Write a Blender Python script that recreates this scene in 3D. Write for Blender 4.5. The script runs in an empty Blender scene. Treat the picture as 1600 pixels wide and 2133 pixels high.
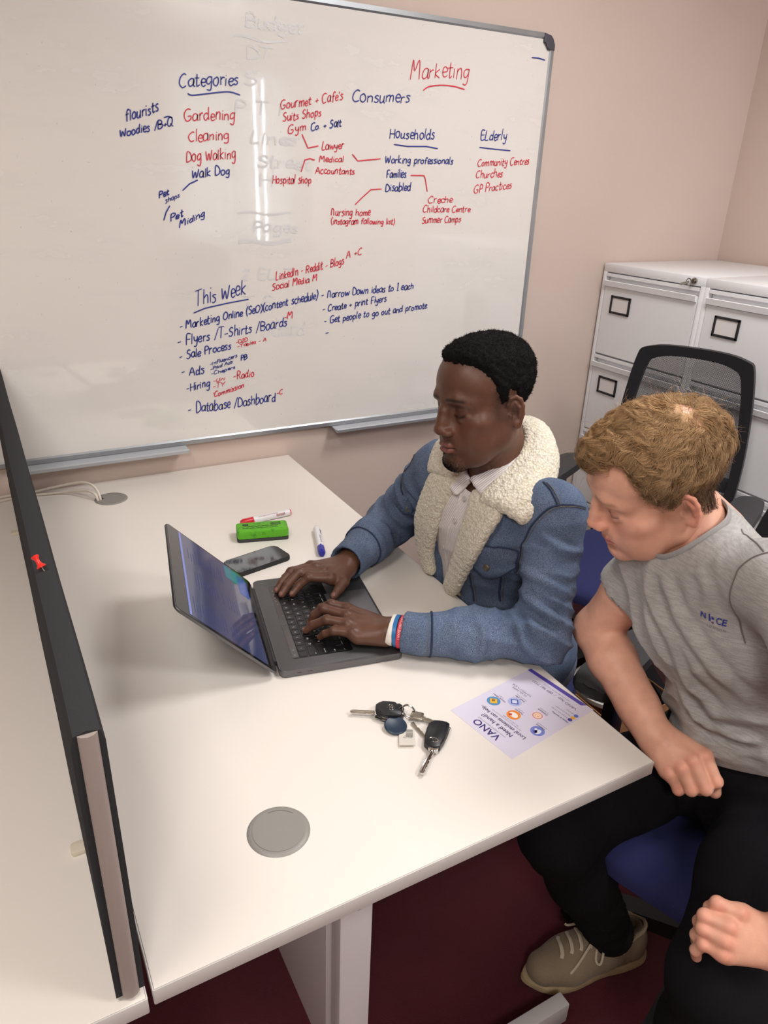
import bpy, bmesh, math, random
import numpy as np
from mathutils import Vector, Matrix
from mathutils.bvhtree import BVHTree
random.seed(7); RNG = np.random.default_rng(7)
S = bpy.context.scene
C = S.collection

# ------------------------------------------------------------------ camera, world, light, exposure
cam = bpy.data.cameras.new('camera'); camo = bpy.data.objects.new('camera', cam); C.objects.link(camo)
_R = [[0.8769243681653447, -0.47944650269365335, 0.03368536139980835], [-0.17125756078364734, -0.37718332403312765, -0.9101667912782557], [0.449081841530301, 0.7923785655393167, -0.4128700866878204]]
_r, _d, _f = [Vector(v) for v in _R]
m4 = Matrix((_r, -_d, -_f)).transposed().to_4x4(); m4.translation = Vector((-0.04998746, -0.58013579, 1.57846592))
camo.matrix_world = m4
cam.sensor_fit = 'HORIZONTAL'; cam.sensor_width = 36.0; cam.lens = 1523.3 / 1600 * 36; cam.clip_start = 0.02; cam.clip_end = 60
S.camera = camo
W = bpy.data.worlds.new('world'); S.world = W; W.use_nodes = True
W.node_tree.nodes['Background'].inputs[0].default_value = (0.80, 0.88, 1.0, 1); W.node_tree.nodes['Background'].inputs[1].default_value = 40.0
vs = S.view_settings; vs.view_transform = 'Standard'; vs.look = 'None'; vs.exposure = 0.30; vs.gamma = 1.0; vs.use_curve_mapping = False
try:
    S.cycles.use_denoising = True; S.cycles.max_bounces = 8; S.cycles.diffuse_bounces = 4; S.cycles.transparent_max_bounces = 16
    S.cycles.sample_clamp_indirect = 6.0; S.cycles.caustics_reflective = False; S.cycles.caustics_refractive = False
except Exception: pass
CEIL = 2.62
LAMPS = [(1.45, 0.40, 16), (-0.55, -0.15, 10), (1.45, -1.15, 19), (-0.55, -1.75, 24)]  # last two: unseen panels towards the camera end, powered up as fill
def area(x, y, power, size, col):
    l = bpy.data.lights.new('panel_glow', 'AREA'); l.shape = 'SQUARE'; l.size = size; l.energy = power; l.color = col
    o = bpy.data.objects.new('panel_glow', l); o.location = (x, y, CEIL - 0.035); C.objects.link(o); return o
for x, y, p in LAMPS: area(x, y, p, 0.56, (0.985, 0.985, 1.0) if x > 0 else (1.0, 0.972, 0.945))

# ------------------------------------------------------------------ helpers
def lin(c):
    r = []
    for v in c[:3]:
        v = v / 255.0; r.append(v / 12.92 if v <= 0.04045 else ((v + 0.055) / 1.055) ** 2.4)
    return (*r, 1.0)
MATS = {}
class N:
    """tiny node-graph helper"""
    def __init__(s, name):
        s.m = bpy.data.materials.new(name); s.m.use_nodes = True; s.t = s.m.node_tree; s.b = s.t.nodes['Principled BSDF']; s.out = s.t.nodes['Material Output']
    def n(s, typ, **kw):
        x = s.t.nodes.new(typ)
        for k, v in kw.items():
            if k in x.inputs: x.inputs[k].default_value = v
            else: setattr(x, k, v)
        return x
    def l(s, a, b): s.t.links.new(a, b)
    def coord(s, kind='Object'): return s.n('ShaderNodeTexCoord').outputs[kind]
    def noise(s, scale, detail=2, vec=None, rough=0.5):
        x = s.n('ShaderNodeTexNoise'); x.inputs['Scale'].default_value = scale; x.inputs['Detail'].default_value = detail; x.inputs['Roughness'].default_value = rough
        s.l(vec if vec is not None else s.coord(), x.inputs['Vector']); return x.outputs['Fac']
    def ramp(s, fac, stops):
        x = s.n('ShaderNodeValToRGB'); e = x.color_ramp.elements
        while len(e) < len(stops): e.new(0.5)
        for i, (p, c) in enumerate(stops): e[i].position = p; e[i].color = c
        s.l(fac, x.inputs[0]); return x.outputs[0]
    def mix(s, f, a, b, mode='MIX'):
        x = s.n('ShaderNodeMix'); x.data_type = 'RGBA'; x.blend_type = mode
        for v, i in ((f, 0), (a, 6), (b, 7)):
            if hasattr(v, 'is_linked'): s.l(v, x.inputs[i])
            else: x.inputs[i].default_value = v
        return x.outputs[2]
    def math(s, op, a, b=0.0):
        x = s.n('ShaderNodeMath'); x.operation = op
        for v, i in ((a, 0), (b, 1)):
            if hasattr(v, 'is_linked'): s.l(v, x.inputs[i])
            else: x.inputs[i].default_value = v
        return x.outputs[0]
    def bump(s, h, strength=0.3, dist=0.002):
        x = s.n('ShaderNodeBump'); x.inputs['Strength'].default_value = strength; x.inputs['Distance'].default_value = dist
        s.l(h, x.inputs['Height']); s.l(x.outputs[0], s.b.inputs['Normal'])
    def set(s, **kw):
        for k, v in kw.items():
            i = s.b.inputs[k.replace('_', ' ')]
            if hasattr(v, 'is_linked'): s.l(v, i)
            else: i.default_value = v
        return s
def mat(name, col, rough=0.5, metal=0.0, var=0.0, vscale=30, bump=0.0, bscale=200, coat=0.0, spec=0.5, emit=0.0):
    if name in MATS: return MATS[name]
    g = N(name); c = lin(col)
    g.set(Base_Color=c, Roughness=rough, Metallic=metal)
    g.b.inputs['Specular IOR Level'].default_value = spec; g.b.inputs['Coat Weight'].default_value = coat; g.b.inputs['Coat Roughness'].default_value = 0.08
    if var:
        n_ = g.noise(vscale, 3); d = tuple(max(0, v * (1 - var)) for v in c[:3]) + (1,); u = tuple(min(1, v * (1 + var)) for v in c[:3]) + (1,)
        g.set(Base_Color=g.ramp(n_, [(0.3, d), (0.7, u)]))
    if bump: g.bump(g.noise(bscale, 2), bump, 0.001)
    if emit: g.b.inputs['Emission Color'].default_value = c; g.b.inputs['Emission Strength'].default_value = emit
    MATS[name] = g.m; return g.m

def link(name, me, m=None, parent=None, loc=None, rot=None):
    o = bpy.data.objects.new(name, me); C.objects.link(o)
    if m is not None:
        for mm in (m if isinstance(m, (list, tuple)) else [m]): me.materials.append(mm)
    if parent is not None: o.parent = parent
    if loc is not None: o.location = loc
    if rot is not None: o.rotation_euler = rot
    return o
def tag(o, label=None, cat=None, group=None, kind=None):
    if label: o['label'] = label
    if cat: o['category'] = cat
    if group: o['group'] = group
    if kind: o['kind'] = kind
    return o
def thing(name, label, cat, loc=(0, 0, 0), rotz=0.0, group=None):
    o = bpy.data.objects.new(name, None); C.objects.link(o); o.location = loc; o.rotation_euler = (0, 0, rotz); o.empty_display_size = 0.05
    return tag(o, label, cat, group)
def keep(o, p):
    """parent o (built in world coordinates) to the unrotated empty p"""
    o.parent = p; o.matrix_parent_inverse = Matrix.Translation(-Vector(p.location)); return o
def from_data(name, v, f, smooth=True):
    me = bpy.data.meshes.new(name); v = np.asarray(v, np.float32); f = np.asarray(f, np.int32)
    k = f.shape[1]; me.vertices.add(len(v)); me.vertices.foreach_set('co', v.ravel())
    me.loops.add(f.size); me.loops.foreach_set('vertex_index', f.ravel())
    me.polygons.add(len(f)); me.polygons.foreach_set('loop_start', np.arange(0, f.size, k, dtype=np.int32)); me.polygons.foreach_set('loop_total', np.full(len(f), k, np.int32))
    if smooth: me.polygons.foreach_set('use_smooth', np.ones(len(f), bool))
    me.update(calc_edges=True); me.validate(); return me
class MB:
    """collects shapes into one mesh"""
    def __init__(s): s.bm = bmesh.new()
    def _xf(s, vs, M):
        if M is not None: bmesh.ops.transform(s.bm, matrix=M, verts=vs)
    def box(s, lo, hi, bev=0.0, seg=2, M=None):
        lo = Vector(lo); hi = Vector(hi); d = hi - lo
        r = bmesh.ops.create_cube(s.bm, size=1.0); vs_ = r['verts']
        bmesh.ops.transform(s.bm, matrix=Matrix.Translation((lo + hi) / 2) @ Matrix.Diagonal((*d, 1)), verts=vs_)
        if bev > 0:
            es = list({e for v in vs_ for e in v.link_edges})
            rr = bmesh.ops.bevel(s.bm, geom=es, offset=bev, segments=seg, profile=0.5, affect='EDGES')
            vs_ = list({v for f in rr['faces'] for v in f.verts} | {v for v in vs_ if v.is_valid})
        s._xf(vs_, M); return s
    def cyl(s, a, b, r0, r1=None, seg=24, caps=True):
        a = Vector(a); b = Vector(b); r1 = r0 if r1 is None else r1; L = (b - a).length
        r = bmesh.ops.create_cone(s.bm, cap_ends=caps, segments=seg, radius1=r0, radius2=r1, depth=L)
        q = Vector((0, 0, 1)).rotation_difference(b - a)
        bmesh.ops.transform(s.bm, matrix=Matrix.Translation((a + b) / 2) @ q.to_matrix().to_4x4(), verts=r['verts']); return s
    def ball(s, c, r, sc=(1, 1, 1), M=None, seg=16):
        q = bmesh.ops.create_uvsphere(s.bm, u_segments=seg, v_segments=max(6, seg // 2), radius=r)
        bmesh.ops.transform(s.bm, matrix=Matrix.Translation(c) @ (M if M is not None else Matrix()) @ Matrix.Diagonal((*sc, 1)), verts=q['verts']); return s
    def tube(s, pts, r, seg=8, closed=False, flat=None):
        pts = [Vector(p) for p in pts]; n_ = len(pts); rs = r if isinstance(r, (list, tuple)) else [r] * n_
        rings = []; up = None
        for i, p in enumerate(pts):
            a = pts[(i - 1) % n_] if (closed or i > 0) else p; b = pts[(i + 1) % n_] if (closed or i < n_ - 1) else p
            t = (b - a).normalized()
            if up is None:
                up = Vector((0, 0, 1)) if abs(t.z) < 0.9 else Vector((1, 0, 0))
            x = up.cross(t)
            if x.length < 1e-6: x = Vector((1, 0, 0)).cross(t)
            x.normalize(); y = t.cross(x).normalized(); up = y
            fx, fy = flat if flat else (1, 1)
            rings.append([s.bm.verts.new(p + x * (math.cos(2 * math.pi * k / seg) * rs[i] * fx) + y * (math.sin(2 * math.pi * k / seg) * rs[i] * fy)) for k in range(seg)])
        for i in range(n_ if closed else n_ - 1):
            A = rings[i]; B = rings[(i + 1) % n_]
            for k in range(seg): s.bm.faces.new((A[k], A[(k + 1) % seg], B[(k + 1) % seg], B[k]))
        if not closed:
            s.bm.faces.new(rings[0][::-1]); s.bm.faces.new(rings[-1])
        return s
    def prism(s, pts, lo, hi, axis=2, M=None, bev=0.0):
        """extrude a 2-D outline between lo and hi along axis"""
        def P(p, h): return (p[0], p[1], h) if axis == 2 else ((p[0], h, p[1]) if axis == 1 else (h, p[0], p[1]))
        A = [s.bm.verts.new(P(p, lo)) for p in pts]; B = [s.bm.verts.new(P(p, hi)) for p in pts]
        n_ = len(pts); fs = [s.bm.faces.new(A[::-1]), s.bm.faces.new(B)]
        for i in range(n_): fs.append(s.bm.faces.new((A[i], A[(i + 1) % n_], B[(i + 1) % n_], B[i])))
        vs_ = A + B
        if bev:
            es = [e for e in {e for v in vs_ for e in v.link_edges} if (e.verts[0] in A) == (e.verts[1] in A)]
            rr = bmesh.ops.bevel(s.bm, geom=es, offset=bev, segments=2, profile=0.5, affect='EDGES'); vs_ = list({v for f in rr['faces'] for v in f.verts} | {v for v in vs_ if v.is_valid})
        s._xf(vs_, M); return s
    def lathe(s, prof, c=(0, 0, 0), seg=32, M=None):
        rings = []; vs_ = []
        for r, z in prof:
            ring = [s.bm.verts.new((c[0] + r * math.cos(2 * math.pi * k / seg), c[1] + r * math.sin(2 * math.pi * k / seg), c[2] + z)) for k in range(seg)] if r > 1e-6 else [s.bm.verts.new((c[0], c[1], c[2] + z))]
            rings.append(ring); vs_ += ring
        for A, B in zip(rings, rings[1:]):
            for k in range(seg):
                a = A[k % len(A)]; b = A[(k + 1) % len(A)]; c_ = B[(k + 1) % len(B)]; d = B[k % len(B)]
                q = []
                for v in (a, b, c_, d):
                    if v not in q: q.append(v)
                if len(q) > 2: s.bm.faces.new(q)
        s._xf(vs_, M); return s
    def torus(s, c, R, r, M=None, seg=24, rs=8, sc=(1, 1, 1)):
        vs_ = [[None] * rs for _ in range(seg)]
        for i in range(seg):
            a = 2 * math.pi * i / seg
            for k in range(rs):
                b = 2 * math.pi * k / rs; q = Vector(((R + r * math.cos(b)) * math.cos(a) * sc[0], (R + r * math.cos(b)) * math.sin(a) * sc[1], r * math.sin(b) * sc[2]))
                if M is not None: q = M @ q
                vs_[i][k] = s.bm.verts.new(q + Vector(c))
        for i in range(seg):
            for k in range(rs): s.bm.faces.new((vs_[i][k], vs_[(i + 1) % seg][k], vs_[(i + 1) % seg][(k + 1) % rs], vs_[i][(k + 1) % rs]))
        return s
    def mesh(s, name, smooth=None, angle=35):
        bmesh.ops.recalc_face_normals(s.bm, faces=s.bm.faces[:])
        me = bpy.data.meshes.new(name); s.bm.to_mesh(me); s.bm.free()
        if smooth is not False:
            for p in me.polygons: p.use_smooth = True
            me.set_sharp_from_angle(angle=math.radians(angle))
        return me
    def build(s, name, m, parent=None, smooth=None, keep_world=False, angle=35):
        o = link(name, s.mesh(name, smooth, angle), m)
        if parent is not None:
            if keep_world: keep(o, parent)
            else: o.parent = parent
        return o
def rrect(w, h, r, seg=5, cx=0.0, cy=0.0):
    out = []
    for sx, sy, a0 in ((1, 1, 0), (-1, 1, 90), (-1, -1, 180), (1, -1, 270)):
        for i in range(seg + 1):
            a = math.radians(a0 + 90 * i / seg); out.append((cx + sx * (w / 2 - r) + r * math.cos(a), cy + sy * (h / 2 - r) + r * math.sin(a)))
    return out
def copy_tree(o, parent=None):
    c = o.copy(); C.objects.link(c)
    if parent is not None: c.parent = parent; c.matrix_parent_inverse = o.matrix_parent_inverse.copy()
    for ch in list(o.children): copy_tree(ch, c)
    return c
def smooth_pts(pts, n_=6, closed=False):
    P = [np.array(p, float) for p in pts]; out = []; m = len(P)
    if m < 3 and not closed: return [tuple(p) for p in P]
    for i in range(m if closed else m - 1):
        p0 = P[(i - 1) % m] if closed or i > 0 else P[i]; p1 = P[i]; p2 = P[(i + 1) % m]; p3 = P[(i + 2) % m] if closed or i < m - 2 else P[(i + 1) % m]
        for k in range(n_):
            t = k / n_; out.append(tuple(0.5 * ((2 * p1) + (-p0 + p2) * t + (2 * p0 - 5 * p1 + 4 * p2 - p3) * t * t + (-p0 + 3 * p1 - 3 * p2 + p3) * t ** 3)))
    if not closed: out.append(tuple(P[-1]))
    return out
def font_mesh(text, size, align='LEFT', ext=0.0, bold=0.0):
    cu = bpy.data.curves.new('txt', 'FONT'); cu.body = text; cu.size = size; cu.align_x = align; cu.align_y = 'BOTTOM_BASELINE'; cu.extrude = ext; cu.resolution_u = 3; cu.offset = bold
    o = bpy.data.objects.new('txt', cu); C.objects.link(o); dg = bpy.context.evaluated_depsgraph_get()
    me = bpy.data.meshes.new_from_object(o.evaluated_get(dg)); bpy.data.objects.remove(o); bpy.data.curves.remove(cu); me.materials.clear(); return me
def join_texts(items, name, m, parent, place):
    """items: (text, size, u, v, align[, bold]); place maps (u, v) to a 3-D point; one flat mesh of print"""
    V = []; F = []
    for it in items:
        t, size, u, v, al = it[:5]; me = font_mesh(t, size, al, bold=it[5] if len(it) > 5 else 0.0); o_ = len(V)
        V += [place(u + q.co.x, v + q.co.y) for q in me.vertices]; F += [[o_ + i for i in p.vertices] for p in me.polygons]; bpy.data.meshes.remove(me)
    me = bpy.data.meshes.new(name); me.from_pydata(V, [], F); me.update(); return link(name, me, m, parent)
TEXTS= [('Categories', 0.519, 1.779, 0.677, 1.797, 0.03, 0), ('flourists', 0.376, 1.69, 0.461, 1.72, 0.024, 0), ('Woodies /B+Q', 0.358, 1.655, 0.495, 1.689, 0.019, 0), ('Gardening', 0.525, 1.701, 0.664, 1.714, 0.028, 1), ('Cleaning', 0.532, 1.653, 0.644, 1.666, 0.026, 1), ('Dog Walking', 0.523, 1.604, 0.661, 1.62, 0.027, 1), ('Walk Dog', 0.536, 1.567, 0.641, 1.58, 0.021, 0), ('Pet', 0.444, 1.514, 0.471, 1.524, 0.015, 0), ('shops', 0.459, 1.502, 0.499, 1.519, 0.013, 0), ('Pet', 0.468, 1.455, 0.505, 1.472, 0.018, 0), ('Miding', 0.492, 1.441, 0.565, 1.472, 0.016, 0), ("Gourmet + Cafe's", 0.794, 1.746, 0.985, 1.783, 0.023, 1), ('Suits Shops', 0.801, 1.717, 0.917, 1.739, 0.02, 1), ('Gym', 0.815, 1.688, 0.87, 1.7, 0.021, 1), ('Co. + Salt', 0.885, 1.7, 0.981, 1.716, 0.019, 0), ('Lawyer', 0.919, 1.653, 0.989, 1.658, 0.02, 1), ('Medical', 0.911, 1.621, 0.989, 1.624, 0.015, 1), ('Accountants', 0.9, 1.589, 1.026, 1.592, 0.018, 1), ('Hospital shop', 0.765, 1.56, 0.885, 1.563, 0.021, 1), ('Marketing', 1.203, 1.854, 1.412, 1.873, 0.042, 1), ('Consumers', 1.014, 1.782, 1.205, 1.791, 0.032, 0), ('Households', 1.141, 1.695, 1.299, 1.699, 0.027, 0), ('ELderly', 1.474, 1.706, 1.576, 1.711, 0.03, 0), ('Working professionals', 1.129, 1.626, 1.374, 1.633, 0.02, 0), ('Families', 1.136, 1.585, 1.204, 1.588, 0.022, 0), ('Disabled', 1.132, 1.548, 1.223, 1.552, 0.022, 0), ('Nursing home', 0.949, 1.476, 1.082, 1.478, 0.02, 1), ('(instagram following list)', 0.949, 1.452, 1.17, 1.454, 0.017, 1), ('Creche', 1.289, 1.517, 1.381, 1.52, 0.022, 1), ('Childcare Centre:', 1.272, 1.49, 1.459, 1.492, 0.019, 1), ('Summer Camps', 1.27, 1.457, 1.42, 1.461, 0.02, 1), ('Community Centres', 1.47, 1.63, 1.68, 1.643, 0.021, 1), ('Churches', 1.467, 1.594, 1.574, 1.603, 0.022, 1), ('GP Practices', 1.464, 1.549, 1.615, 1.568, 0.023, 1), ('LinkedIn - Reddit - Blogs', 0.768, 1.295, 0.994, 1.337, 0.023, 1), ('A +C', 1.003, 1.354, 1.056, 1.365, 0.019, 1), ('Social Media M', 0.756, 1.266, 0.903, 1.29, 0.02, 1), ('This Week', 0.521, 1.229, 0.673, 1.259, 0.042, 0), ('- Marketing Online (SeO)(content schedule)', 0.47, 1.164, 0.905, 1.236, 0.023, 0), ('- Flyers /T-Shirts /Boards', 0.46, 1.119, 0.8, 1.158, 0.028, 0), ('-M', 0.791, 1.177, 0.82, 1.18, 0.018, 1), ('- Sale Process', 0.461, 1.077, 0.619, 1.101, 0.023, 0), ('-D2D', 0.635, 1.114, 0.672, 1.119, 0.011, 1), ('-Tables - A', 0.639, 1.101, 0.733, 1.117, 0.01, 1), ('- Ads', 0.464, 1.031, 0.533, 1.032, 0.027, 0), ('-Influencers', 0.551, 1.054, 0.637, 1.074, 0.011, 0), ('-Paid Ads', 0.553, 1.04, 0.622, 1.057, 0.009, 0), ('-Chepers', 0.553, 1.025, 0.629, 1.04, 0.01, 0), ('PB', 0.648, 1.062, 0.668, 1.067, 0.015, 0), ('-Hiring', 0.475, 0.981, 0.547, 0.992, 0.023, 0), ('-Uni', 0.559, 1.002, 0.596, 1.008, 0.011, 1), ('-Radio', 0.622, 1.006, 0.688, 1.011, 0.022, 1), ('-TY', 0.557, 0.985, 0.593, 0.989, 0.013, 1), ("'Commission", 0.555, 0.956, 0.654, 0.979, 0.015, 1), ('- Database /Dashboard', 0.476, 0.914, 0.756, 0.924, 0.031, 0), ('-C', 0.761, 0.943, 0.781, 0.944, 0.015, 1), ('- Narrow Down ideas to 1 each', 0.917, 1.236, 1.25, 1.254, 0.021, 0), ('- Create + print Flyers', 0.92, 1.194, 1.149, 1.218, 0.02, 0), ('- Get people to go out and promote', 0.926, 1.158, 1.307, 1.189, 0.021, 0), ('-', 0.93, 1.119, 0.943, 1.121, 0.022, 0)]
LINES= [(0, [(0.541, 1.766), (0.554, 1.763), (0.607, 1.772), (0.651, 1.778), (0.681, 1.773)]), (0, [(0.475, 1.707), (0.485, 1.71), (0.496, 1.708)]), (0, [(0.552, 1.562), (0.529, 1.552), (0.509, 1.535)]), (0, [(0.471, 1.496), (0.46, 1.48), (0.452, 1.46)]), (1, [(0.859, 1.689), (0.877, 1.655), (0.909, 1.662)]), (1, [(0.897, 1.625), (0.883, 1.628), (0.867, 1.624), (0.855, 1.593)]), (1, [(1.019, 1.645), (1.037, 1.628), (1.113, 1.637)]), (1, [(1.253, 1.828), (1.273, 1.839), (1.318, 1.846), (1.364, 1.846), (1.4, 1.841)]), (0, [(1.159, 1.678), (1.205, 1.675), (1.273, 1.678), (1.315, 1.674)]), (0, [(1.473, 1.685), (1.515, 1.683), (1.597, 1.681)]), (1, [(1.222, 1.595), (1.27, 1.596), (1.275, 1.588), (1.285, 1.551)]), (1, [(1.12, 1.554), (1.083, 1.551), (1.051, 1.526), (1.03, 1.508)]), (0, [(0.515, 1.211), (0.549, 1.223), (0.614, 1.234), (0.681, 1.243)]), (0, [(1.648, 1.948), (1.674, 1.949), (1.701, 1.946)])]
# ------------------------------------------------------------------ single-stroke handwriting
GL = {
'A': (7, '0,0 3,10 6,0;1,4 5,4'), 'B': (7, '1,0 1,10 4,10 5.5,8.5 5,6 1,5.3 5,5 6.5,3 5,.5 1,0'), 'C': (7, '6,9 4,10 1.5,8 .5,5 1,2 3,0 6,1'),
'D': (7, '1,0 1,10 4,9.5 6.5,6 6,2 3,0 1,0'), 'E': (6, '5,10 1,10 1,0 5.5,0;1,5.2 4.5,5.2'), 'F': (6, '5.5,10 1,10 1,0;1,5.2 4.5,5.2'),
'G': (8, '6.5,9 4,10 1.5,8 .5,4.5 1.5,1 4,0 6.5,1.5 6.5,4 4,4'), 'H': (7, '1,10 1,0;6,10 6,0;1,5 6,5'), 'I': (3, '1,10 1,0'), 'L': (6, '1.5,10 1,0 5,0'),
'M': (9, '.5,0 1,9.5 2,10 3.5,5 5.5,10 7,9 7.5,0'), 'N': (7, '1,0 1,9 2.5,10 4.5,8 5,0'), 'P': (6, '1,0 1,10 4,10 5.5,8 4.5,5.5 1,5'),
'Q': (8, '4,10 1,8 .5,3 3,0 6,2 6.5,7 4,10;4,3 7.5,-1'), 'R': (7, '1,0 1,10 4.5,10 5.5,8 4.5,5.5 1,5;3,5 6,0'), 'S': (6, '5,9 3,10 1,8 2,6 4.5,4.5 5,2 3,0 .5,1'),
'T': (7, '0,10 6.5,10;3.2,10 3,0'), 'U': (7, '1,10 1,2 3,0 5.5,2 6,10'), 'W': (9, '.5,9 2,0 4,7 6,0 8,10'), 'Y': (7, '.5,10 3.5,5 6.5,10;3.5,5 3,0'), 'O': (8, '4,10 1,8 .5,3 3,0 6,2 6.8,7 4,10'),
'a': (6, '5,5.5 3,6.3 1,4.5 .8,1.5 2.5,0 4.8,2 5,5.5 5,1 6,0'), 'b': (6, '1,10 1,0 3,0 5,2 4.5,5 2.5,5.8 1,4'), 'c': (5, '4.5,5 3,6 1,4.5 1,1.5 3,0 4.8,1'), 'd': (6, '4.5,4.5 2.5,5.8 .8,3.5 1.2,.8 3,0 4.6,2;5,10 4.7,3 5.2,0'),
'e': (5, '1,3 4.5,3.4 4,5.6 2,6 .8,3.5 1.3,.8 3,0 4.8,1'), 'f': (5, '5,9 3.5,10 2.3,8 2,0;.5,5.5 4,5.8'), 'g': (6, '4.7,5.3 3,6 1,4.5 1,1.8 2.6,.8 4.5,2.5;4.8,6 4.8,-2 3.4,-4 1,-3'),
'h': (6, '1,10 1,0;1,4 3,6 4.6,4.8 4.8,0'), 'i': (2.6, '1.2,6 1.2,0;1.3,8.4 1.4,8'), 'k': (6, '1,10 1,0;4.5,6 1.2,3 5,0'), 'l': (2.6, '1.2,10 1.2,0'), 'm': (8.5, '1,0 1,6;1,4 2.6,6 3.9,5 4,0;4,4 5.6,6 7,5 7.2,0'),
'n': (6, '1,0 1,6;1,4 3,6 4.6,4.8 4.8,0'), 'o': (6, '3,6 1,4.5 1,1.3 3,0 5,1.8 4.8,4.8 3,6'), 'p': (6, '1,6 1,-4;1,4 3,6 5,4.4 4.5,1.2 2.6,.2 1,1.6'), 'q': (6, '5,6 5,-4'), 'r': (4.6, '1,6 1,0;1,4 2.4,5.8 4,5.6'),
's': (4.8, '4,5.4 2.4,6 1.1,4.8 3.6,2.6 3.6,.8 2,0 .6,.8'), 't': (4.6, '2.2,9 2,1 3,0 4.2,.8;.4,6 4.2,6.2'), 'u': (6, '1,6 1,1.4 2.6,0 4.6,2;4.7,6 4.8,1 5.6,0'), 'v': (5.4, '.6,6 2.6,0 4.8,6'), 'w': (8, '.6,6 2,0 3.8,5 5.6,0 7.4,6'),
'x': (5.4, '.8,6 4.6,0;4.6,6 .8,0'), 'y': (5.8, '.8,6 1.4,2.6 3,1.8 4.6,3;4.9,6 4.6,-2 3,-4 1,-3'), '+': (5.4, '2.6,5.6 2.6,1.4;.6,3.5 4.6,3.6'), '-': (5, '.6,3.6 4,4'), '/': (5, '.6,-1 4.6,11'), '(': (3.6, '3,11 1,7 1,2.4 3,-2'), ')': (3.6, '.6,11 2.6,7 2.6,2.4 .6,-2'),
'.': (2.6, '1,.3 1.3,0'), ':': (2.6, '1,1 1.2,.6;1,5 1.2,4.6'), "'": (2.2, '1,10 .9,8'), '1': (4, '.8,8.4 2,10 2,0;.6,0 3.6,0'), '2': (6, '1,8 3,10 5,8 1,0 5.4,0'),
}
def stroke_text(s, u0, v0, u1, v1, h):
    """polylines (u, v) of a written phrase from baseline start to baseline end, cap height h"""
    adv = sum(GL[c][0] if c in GL else 4.4 for c in s); L = math.hypot(u1 - u0, v1 - v0); sx = L / max(adv - 0.8, 1); sy = h / 10.0
    dx, dy = (u1 - u0) / L, (v1 - v0) / L; x = 0.0; out = []
    for c in s:
        if c not in GL: x += 4.4; continue
        w, g = GL[c]; jx, jy, js = random.uniform(-.35, .35), random.uniform(-.6, .6), random.uniform(.86, 1.14)
        for st in g.split(';'):
            P = [tuple(map(float, q.split(','))) for q in st.split()]
            P = smooth_pts([(a_ + random.uniform(-.28, .28), b_ + random.uniform(-.28, .28)) for a_, b_ in P], 4)
            out.append([(u0 + ((x + px_ + jx + 0.10 * py * js) * sx) * dx - ((py + jy) * js * sy) * dy * 0.0, v0 + ((x + px_ + jx) * sx) * dy + (py + jy) * js * sy) for px_, py in P])
        x += w
    return out
def ribbon(polys, width, place, name, m, parent):
    """flat marker strokes: overlapping quads with round joints, one mesh"""
    V = []; F = []; hw = width / 2
    for P in polys:
        P = [p for i, p in enumerate(P) if i == 0 or math.hypot(p[0] - P[i - 1][0], p[1] - P[i - 1][1]) > 1e-5]
        if len(P) < 2: continue
        o = len(V); n_ = len(P)
        for i, p in enumerate(P):
            a = P[max(i - 1, 0)]; b = P[min(i + 1, n_ - 1)]; t = (b[0] - a[0], b[1] - a[1]); L = math.hypot(*t) or 1e-9; t = (t[0] / L, t[1] / L)
            e = 0.35 * hw * (-1 if i == 0 else (1 if i == n_ - 1 else 0)); w_ = hw * (0.8 if i in (0, n_ - 1) else 1)
            V.append(place(p[0] - t[1] * w_ + t[0] * e, p[1] + t[0] * w_ + t[1] * e)); V.append(place(p[0] + t[1] * w_ + t[0] * e, p[1] - t[0] * w_ + t[1] * e))
        for i in range(n_ - 1): F.append((o + 2 * i, o + 2 * i + 1, o + 2 * i + 3, o + 2 * i + 2))
    me = bpy.data.meshes.new(name); me.from_pydata(V, [], F); me.update(); return link(name, me, m, parent)
# ------------------------------------------------------------------ the room
YW = 1.594; XR = 2.752; XL = -2.35; YF = -2.75
ZD = 0.7304
def wall_mat():
    g = N('wall_paint'); n1 = g.noise(1.3, 2)
    g.set(Base_Color=g.ramp(n1, [(0.3, lin((202, 184, 173))), (0.7, lin((207, 189, 178)))]), Roughness=0.75); g.b.inputs['Specular IOR Level'].default_value = 0.25
    g.bump(g.noise(260, 3), 0.08, 0.001); return g.m
def carpet_mat():
    g = N('carpet'); a = g.noise(900, 2); b = g.noise(9, 3)
    c = g.mix(b, lin((84, 16, 30)), lin((104, 22, 38))); c2 = g.mix(a, lin((52, 8, 18)), c)
    g.set(Base_Color=c2, Roughness=0.95); g.b.inputs['Specular IOR Level'].default_value = 0.1; g.b.inputs['Sheen Weight'].default_value = 0.25
    g.bump(g.noise(700, 2), 0.5, 0.004); return g.m
M_wall = wall_mat(); M_carpet = carpet_mat()
M_white = mat('white_paint', (226, 222, 216), 0.5); M_ceil = mat('ceiling_white', (238, 236, 230), 0.9)
def struct(name, lo, hi, m, bev=0.0):
    o = MB().box(lo, hi, bev).build(name, m, smooth=False); o['kind'] = 'structure'; return o
struct('floor', (XL, YF, -0.06), (XR, YW, 0.0), M_carpet)
struct('ceiling', (XL, YF, CEIL), (XR, YW, CEIL + 0.06), M_ceil)
struct('wall_back', (XL - 0.1, YW, -0.06), (XR + 0.1, YW + 0.1, CEIL + 0.06), M_wall)
struct('wall_right', (XR, YF - 0.1, -0.06), (XR + 0.1, YW, CEIL + 0.06), M_wall)
struct('wall_left', (XL - 0.1, YF - 0.1, -0.06), (XL, YW, CEIL + 0.06), M_wall)
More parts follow.
